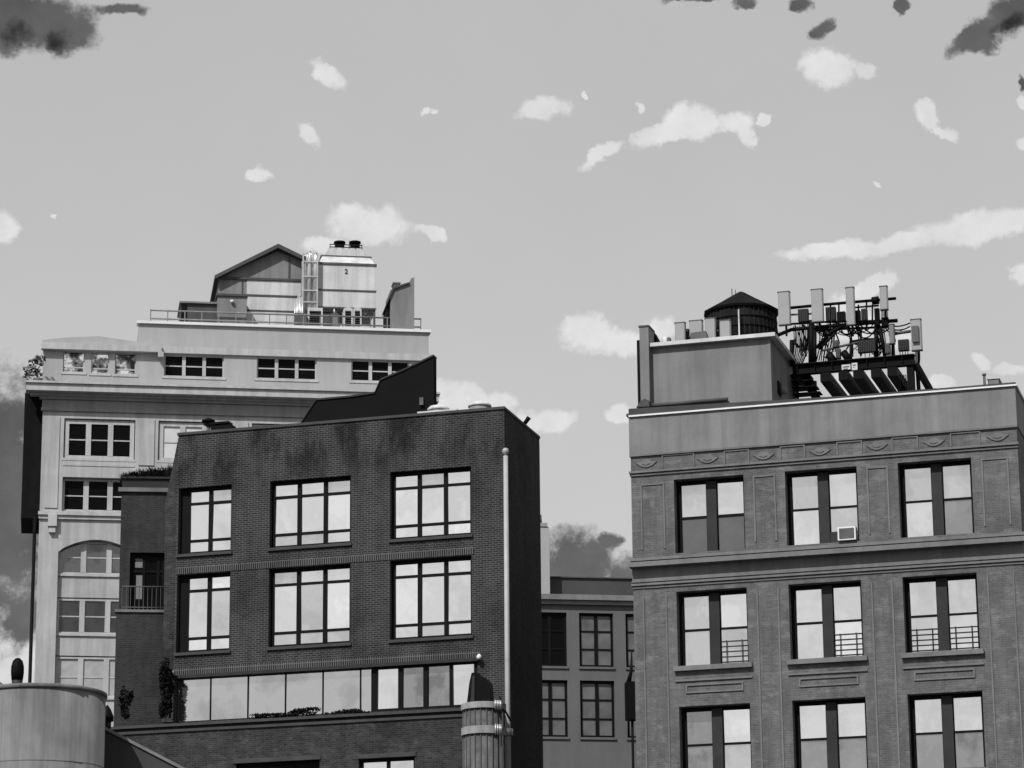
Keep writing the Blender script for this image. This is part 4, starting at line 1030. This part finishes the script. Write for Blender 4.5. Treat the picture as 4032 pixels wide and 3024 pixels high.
# drum on the top rail
u_, z_ = G.p(3447, 1184, vr); MB().tube([(u_-.12, vr, z_), (u_+.12, vr, z_+.01)], .14, 14).build('drum', BLACK, sp)
# cables, drooping
rnd = random.Random(11)
cab = []
for k in range(50):
    x0 = rnd.uniform(3125, 3480); y0 = 1275+rnd.uniform(0, 20)-(x0-3125)*.04
    if rnd.random() < .45: x1, y1 = x0+rnd.uniform(-25, 25), y0+rnd.uniform(60, 130)
    else: x1, y1 = x0+rnd.uniform(40, 130), y0+rnd.uniform(-5, 25)
    cab.append((x0, y0, x1, min(y1, 1425), rnd.uniform(5, 45)))
for k in range(7): cab.append((3250+k*6, 1290+k*4, 3215+k*9, 1420, -18+k*3))
for k in range(8): cab.append((3125+k*8, 1285, 3112+k*6, 1440, 12))
def cable(x0, y0, x1, y1, sag, v, r_):
    pp = []
    for i in range(9):
        t_ = i/8; x = x0+(x1-x0)*t_; y = y0+(y1-y0)*t_+sag*4*t_*(1-t_)
        if abs(x1-x0) < 30: x += sag*.5*math.sin(math.pi*t_)
        uu, zz_ = G.p(x, y, v); pp.append((uu, v+.1*math.sin(3*t_), zz_))
    return MB().tube(pp, r_, 5).build('cable', BLACK, sp)
for c in cab[:80]: cable(*c, vr+rnd.uniform(-.2, .5), rnd.uniform(.016, .03))
for k in range(5): cable(3603+k*4.5, 1380, 3600+k*3.5+2, 1435+k*3, 3, vr, .016)
for k in range(6): cable(3470+k*4.5, 1218, 3470+k*4.5, 1255, 1, vr, .014)
for k in range(5): cable(3545+k*7, 1475, 3552+k*4.5, 1560, 3, vr+.1, .018)
# tall antennas
gT = 'tall panel antennas on the steel platform'
for (x0, y0, x1, y1, lab) in ((3061, 1152, 3110, 1278, 'tall pale panel antenna beside the water tank roof'), (3192, 1142, 3240, 1266, 'tall pale panel antenna second from the water tank'),
                              (3328, 1134, 3364, 1278, 'tall slim grey panel antenna, third from the water tank'), (3462, 1129, 3494, 1217, 'short slim pale panel antenna at the rail end, fourth from the water tank')):
    panel_antenna('panel_antenna', x0, y0, x1, y1, vq-.1, lab, gT, pole=.35)
# the one at the far right seen with its bracket, and a small one
t, q = panel_antenna('panel_antenna', 3584, 1260, 3628, 1378, vq-.1, 'rightmost tall pale panel antenna, with dark bracket, standing at the beam end', gT, pole=.4)
MB().box(q[0]+.05, q[0]+.28, vq-.2, vq-.12, q[2]+.25, q[3]-.25).build('rear_bracket', MIDM, t)
panel_antenna('panel_antenna', 3499, 1279, 3521, 1350, vq, 'small slim grey antenna between the dark boxes near the beam end', gT, pole=.6, mt_=SHED)
# radio boxes
gR = 'radio units'
def radio(x0, y0, x1, y1, m_, lab, v=vr-.15):
    q = G.rect(x0, y0, x1, y1, v=v); t = thing('radio_unit', G, ((q[0]+q[1])/2, v, q[2]), lab, 'radio unit', gR)
    MB().box(q[0], q[1], v, v+.22, q[2], q[3]).build('casing', m_, t)
    mb = MB(); n = max(4, int((q[1]-q[0])/.06))
    for k in range(n): x = q[0]+(q[1]-q[0])*(k+.5)/n; mb.box(x-.008, x+.008, v-.035, v-.003, q[2]+.03, q[3]-.03)
    mb.build('cooling_fin', m_, t)
    mb = MB()
    for k in range(4): x = q[0]+(q[1]-q[0])*(k+.5)/4; mb.tube([(x, v+.1, q[2]), (x, v+.1, q[2]-.16)], .014, 5)
    mb.build('connector', BLACK, t)
radio(3141, 1218, 3181, 1266, DARKM, 'dark finned radio box between the first and second tall antennas')
radio(3250, 1210, 3270, 1264, DARKM, 'narrow dark finned radio box just right of the second tall antenna')
radio(3273, 1208, 3289, 1262, DARKM, 'slender dark radio box close to the right of another narrow one')
radio(3294, 1228, 3327, 1266, BLACK, 'low black radio box left of the third tall antenna')
radio(3366, 1222, 3386, 1266, BLACK, 'black radio box touching the right side of the third antenna')
radio(3390, 1216, 3413, 1262, DARKM, 'dark finned radio box midway between third and fourth antennas')
radio(3442, 1214, 3461, 1280, BLACK, 'tall black radio box left of the fourth antenna')
radio(3470, 1250, 3497, 1284, BLACK, 'small black radio box hanging under the fourth antenna')
radio(3376, 1342, 3447, 1388, DARKM, 'wide dark equipment box above the beam, left of the slim leaning brace')
radio(3484, 1352, 3504, 1392, MIDM, 'small grey box above the beam under the small slim antenna')
radio(3535, 1338, 3577, 1380, DARKM, 'square dark box left of the rightmost tall antenna')
radio(3277, 1340, 3300, 1366, MIDM, 'small grey box in the cable tangle above the cross arm')
radio(3290, 1372, 3308, 1410, MIDM, 'narrow grey box just above the beam beneath the cable tangle')
# dish
u_, z_ = G.p(3168, 1368, vr+.4); t = thing('dish_antenna', G, (u_, vr+.4, z_), 'pale shallow dish antenna hanging right of the penthouse corner', 'antenna')
mb = MB(); n = 24; pr_ = [(.02, .14), (.12, .1), (.22, 0), (.27, -.02)]
i0 = len(mb.v)
for r_, dd in pr_:
    for j in range(n): a_ = 2*math.pi*j/n; mb.v.append(Vector((u_+r_*math.cos(a_)*.75, vr+.4+dd, z_+r_*1.35*math.sin(a_))))
for k in range(3):
    for j in range(n): a_ = i0+k*n+j; b_ = i0+k*n+(j+1) % n; mb.f.append((a_, b_, b_+n, a_+n)); mb.sm.append(True)
mb.f.append(tuple(i0+j for j in range(n))); mb.sm.append(False)
mb.build('dish', LIGHTM, t); MB().tube([(u_, vr+.5, z_), (u_, vr+.9, z_-.1)], .04, 6).build('mount', DARKM, t)
# steel stair left below the beam
st = thing('steel_stair', G, (G.p(3170, 1560, vq+1)[0], vq+1, zroof), 'black steel grating stair under the left end of the steel platform', 'stair')
for k in range(0, 9, 2):
    q = G.rect(3139, 1482+k*11, 3195+k*6, 1488+k*11, v=vq+1); MB().box(q[0]-.2, q[1], vq+.6+k*.05, vq+1.4, q[2], q[2]+.04).build('tread', BLACK, st)
MB().prism([G.p(x, y, vq+1) for x, y in ((3139, 1482), (3175, 1482), (3245, 1585), (3205, 1585))], vq+1.42, vq+1.47).build('stringer', BLACK, st)
mb = MB()
for x in (3139, 3210): mb.tube([(G.p(x, 1480, vq+1)[0], vq+1, zb0), (G.p(x, 1590, vq+1)[0], vq+1, zroof)], .05, 6)
mb.build('post', BLACK, st)
# small roof items at the right of the parapet
for (x, y0, lab) in ((3875, 1478, 'thin pale vent pipe near the right end of the stucco parapet'),):
    v_ = 1.0; u_, z_ = G.p(x, y0, v_); t = thing('vent_pipe', G, (u_, v_, zroof), lab, 'vent pipe'); MB().tube([(u_, v_, zroof), (u_, v_, z_)], .045, 8).build('pipe', MIDM, t); MB().lathe(u_, v_, [(.07, z_), (.07, z_+.06)], 10).build('cap', SHED, t)
q = G.rect(3890, 1494, 3932, 1512, v=1.2); t = thing('roof_box', G, (q[0], 1.2, zroof), 'low pale box behind the parapet near the right corner', 'rooftop unit')
MB().box(q[0], q[1], 1.2, 1.8, zroof, q[3]).build('casing', SHED, t); MB().box(q[0]-.03, q[1]+.03, 1.17, 1.83, q[3], q[3]+.03).build('lid', LIGHTM, t)

# ================================================================== ground
FG = Frame(2016, 1512, 100, 0)
me = bpy.data.meshes.new('ground'); s_ = 3000
me.from_pydata([(-s_, -s_, 0), (s_, -s_, 0), (s_, s_, 0), (-s_, s_, 0)], [], [(0, 1, 2, 3)]); me.materials.append(mat('asphalt_ground', .05, .2, .3))
o = bpy.data.objects.new('ground', me); COL.objects.link(o); o['kind'] = 'structure'; o['label'] = 'dark asphalt ground'

for o in sc.objects:
    if '_off' in o: del o['_off']

# ================================================================== sky
SUN_EL, SUN_AZ = 48.0, 211.0       # azimuth clockwise from +Y (view direction)
w = bpy.data.worlds.new('World'); sc.world = w; w.use_nodes = True
nt = w.node_tree; nt.nodes.clear()
N = nt.nodes.new; Lk = nt.links.new
out = N('ShaderNodeOutputWorld'); bg = N('ShaderNodeBackground'); Lk(bg.outputs[0], out.inputs[0])
sky = N('ShaderNodeTexSky'); sky.sky_type = 'NISHITA'; sky.sun_disc = False
sky.sun_elevation = R(SUN_EL); sky.sun_rotation = R(SUN_AZ); sky.air_density = 1.0; sky.dust_density = 2.0; sky.altitude = 0
bwn = N('ShaderNodeRGBToBW'); Lk(sky.outputs[0], bwn.inputs[0])
def M(op, a, b=None, c=None, clamp=False):
    n = N('ShaderNodeMath'); n.operation = op; n.use_clamp = clamp
    for i, x in enumerate((a, b, c)):
        if x is None: continue
        if isinstance(x, (int, float)): n.inputs[i].default_value = x
        else: Lk(x, n.inputs[i])
    return n.outputs[0]
tc = N('ShaderNodeTexCoord'); sx = N('ShaderNodeSeparateXYZ'); Lk(tc.outputs['Generated'], sx.inputs[0])
az = M('ARCTAN2', sx.outputs[0], sx.outputs[1]); el = M('ARCSINE', sx.outputs[2])
# wobble the direction so that cloud edges are ragged
def nz(scale, detail, off, rough=.6):
    mp = N('ShaderNodeMapping'); mp.inputs['Location'].default_value = (off, off*1.7, off*.3); Lk(tc.outputs['Generated'], mp.inputs[0])
    n = N('ShaderNodeTexNoise'); n.inputs['Scale'].default_value = scale; n.inputs['Detail'].default_value = detail; n.inputs['Roughness'].default_value = rough
    Lk(mp.outputs[0], n.inputs['Vector']); return n.outputs['Fac']
wa = M('MULTIPLY', M('SUBTRACT', nz(70, 6, 3.1, .62), .5), .016); we = M('MULTIPLY', M('SUBTRACT', nz(85, 6, 8.7, .62), .5), .010)
azw = M('ADD', az, wa); elw = M('ADD', el, we)
def blob(x, y, rx, ry, tilt=0):
    d = ray(x*K, y*K).normalized(); a0 = math.atan2(d.x, d.y); e0 = math.asin(d.z)
    rx = rx*K/FN; ry = ry*K/FN
    da = M('SUBTRACT', azw, a0); de = M('SUBTRACT', elw, e0)
    c, s = math.cos(R(tilt)), math.sin(R(tilt))
    p = M('ADD', M('MULTIPLY', da, c/rx), M('MULTIPLY', de, s/rx)); q = M('SUBTRACT', M('MULTIPLY', de, c/ry), M('MULTIPLY', da, s/ry))
    r2 = M('ADD', M('MULTIPLY', p, p), M('MULTIPLY', q, q))
    return M('SUBTRACT', 1.0, r2)      # >0 inside
RAG = M('MULTIPLY', M('SUBTRACT', nz(120, 7, 4.4, .68), .5), 2.6)
def group(bl, lo, hi):
    cur = None
    for b in bl:
        v = blob(*b); cur = v if cur is None else M('MAXIMUM', cur, v)
    cur = M('ADD', M('MAXIMUM', cur, -1.5), RAG)
    mr = N('ShaderNodeMapRange'); mr.interpolation_type = 'SMOOTHSTEP'; mr.inputs[1].default_value = lo; mr.inputs[2].default_value = hi
    Lk(cur, mr.inputs[0]); return mr.outputs[0]
white = [(710, 160, 46, 24, -25), (1172, 235, 60, 26, 5), (1290, 340, 62, 14, 28), (1440, 288, 75, 24, 15), (1500, 262, 70, 38, 0), (1590, 265, 45, 28, 0), (1614, 290, 24, 26, 0), (1655, 258, 18, 12, 30),
         (1785, 148, 72, 38, -8), (1868, 158, 28, 18, 0), (1998, 250, 26, 30, 0), (2035, 285, 34, 14, -30), (2200, 312, 18, 16, 0), (2208, 225, 14, 16, 0), (658, 290, 34, 22, -30), (562, 377, 36, 15, 0), (12, 487, 34, 32, 0),
         (790, 485, 100, 40, -3), (925, 503, 38, 17, -15), (700, 530, 50, 22, 0), (928, 245, 16, 8, 20), (1260, 205, 6, 10, 0), (1376, 232, 8, 14, 0), (1905, 397, 8, 8, 0),
         (1830, 540, 135, 20, 2), (1960, 522, 90, 24, 6), (2090, 495, 115, 36, 0), (2170, 478, 90, 28, 0), (2205, 590, 30, 20, 20), (1265, 720, 62, 44, -8), (1340, 745, 60, 34, -8), (1430, 712, 40, 28, 0),
         (985, 860, 62, 44, 0), (1060, 870, 60, 26, 0), (1175, 905, 70, 28, 0), (1340, 895, 30, 22, 0), (1890, 620, 50, 22, 30), (1830, 690, 70, 50, 0), (1950, 735, 20, 20, 0), (2130, 780, 28, 18, -20), (2190, 800, 40, 14, 0), (1850, 830, 60, 30, 0), (2030, 830, 26, 14, 0),
         (30, 1440, 60, 60, 0), (120, 468, 8, 7, 0)]
dark = [(60, 45, 150, 60, 0), (150, 70, 70, 45, 0), (20, 80, 50, 42, 0), (260, 20, 60, 14, 0), (1500, 2, 60, 10, 0), (1620, 4, 30, 12, 0), (1730, 8, 26, 18, 0), (1778, 62, 26, 22, 0), (1948, 14, 16, 22, 0),
        (2110, 70, 90, 26, 28), (2190, 30, 70, 42, 20), (2110, 95, 44, 22, 0), (2205, 175, 12, 20, 0),
        (10, 1100, 110, 270, 0), (10, 950, 60, 110, 0), (40, 1330, 50, 60, 0), (1250, 1240, 85, 100, 0), (1310, 1165, 30, 22, 0), (1340, 1290, 70, 90, 0)]
darkcore = [(30, 75, 40, 30, 0), (130, 88, 36, 22, 0), (2180, 55, 55, 20, 20)]
fw_ = group(white, -.4, .6); fd = group(dark, -.5, .6); fc = group(darkcore, -.3, 1.4)
# broken cloud over the rest of the sky (behind the camera; the windows mirror it)
cov = N('ShaderNodeMapRange'); cov.interpolation_type = 'SMOOTHSTEP'; cov.inputs[1].default_value = .48; cov.inputs[2].default_value = .56; Lk(nz(13, 9, 1.3, .62), cov.inputs[0])
back = N('ShaderNodeMapRange'); back.interpolation_type = 'SMOOTHSTEP'; back.inputs[1].default_value = .35; back.inputs[2].default_value = .95
Lk(M('ABSOLUTE', az), back.inputs[0]); gen = M('MULTIPLY', cov.outputs[0], back.outputs[0])
fw2 = M('MAXIMUM', fw_, gen)
SKYK = 0.095
base = M('MULTIPLY', bwn.outputs[0], SKYK)
base = M('POWER', base, .35); base = M('MULTIPLY', base, .87)
vari = M('ADD', .94, M('MULTIPLY', nz(9, 3, 5.5), .12)); base = M('MULTIPLY', base, vari)
def mixv(a, b, f):
    n = N('ShaderNodeMix'); n.data_type = 'FLOAT'; Lk(f, n.inputs[0])
    for i, x in ((2, a), (3, b)):
        if isinstance(x, (int, float)): n.inputs[i].default_value = x
        else: Lk(x, n.inputs[i])
    return n.outputs[0]
cw_ = M('ADD', .54, M('MULTIPLY', nz(55, 7, 2.2, .65), .40))
v = mixv(base, cw_, M('MULTIPLY', fw2, .95))
dk = M('ADD', .02, M('MULTIPLY', nz(40, 5, 6.2), .17))
v = mixv(v, dk, M('MULTIPLY', fd, .95)); v = mixv(v, .015, M('MULTIPLY', fc, .9))
Lk(v, bg.inputs[0]); bg.inputs[1].default_value = 1.0

sun = bpy.data.lights.new('sun', 'SUN'); sun.energy = 5.0; sun.angle = R(.5); sun.color = (1, 1, 1)
so = bpy.data.objects.new('sun', sun); COL.objects.link(so)
a = R(SUN_AZ); d = Vector((math.sin(a)*math.cos(R(SUN_EL)), math.cos(a)*math.cos(R(SUN_EL)), math.sin(R(SUN_EL))))
so.rotation_euler = d.to_track_quat('Z', 'Y').to_euler(); so.location = (0, -20, 60)
sc.view_settings.view_transform = 'Standard'; sc.view_settings.look = 'None'; sc.view_settings.exposure = 0; sc.view_settings.gamma = 1
sc.cycles.max_bounces = 6
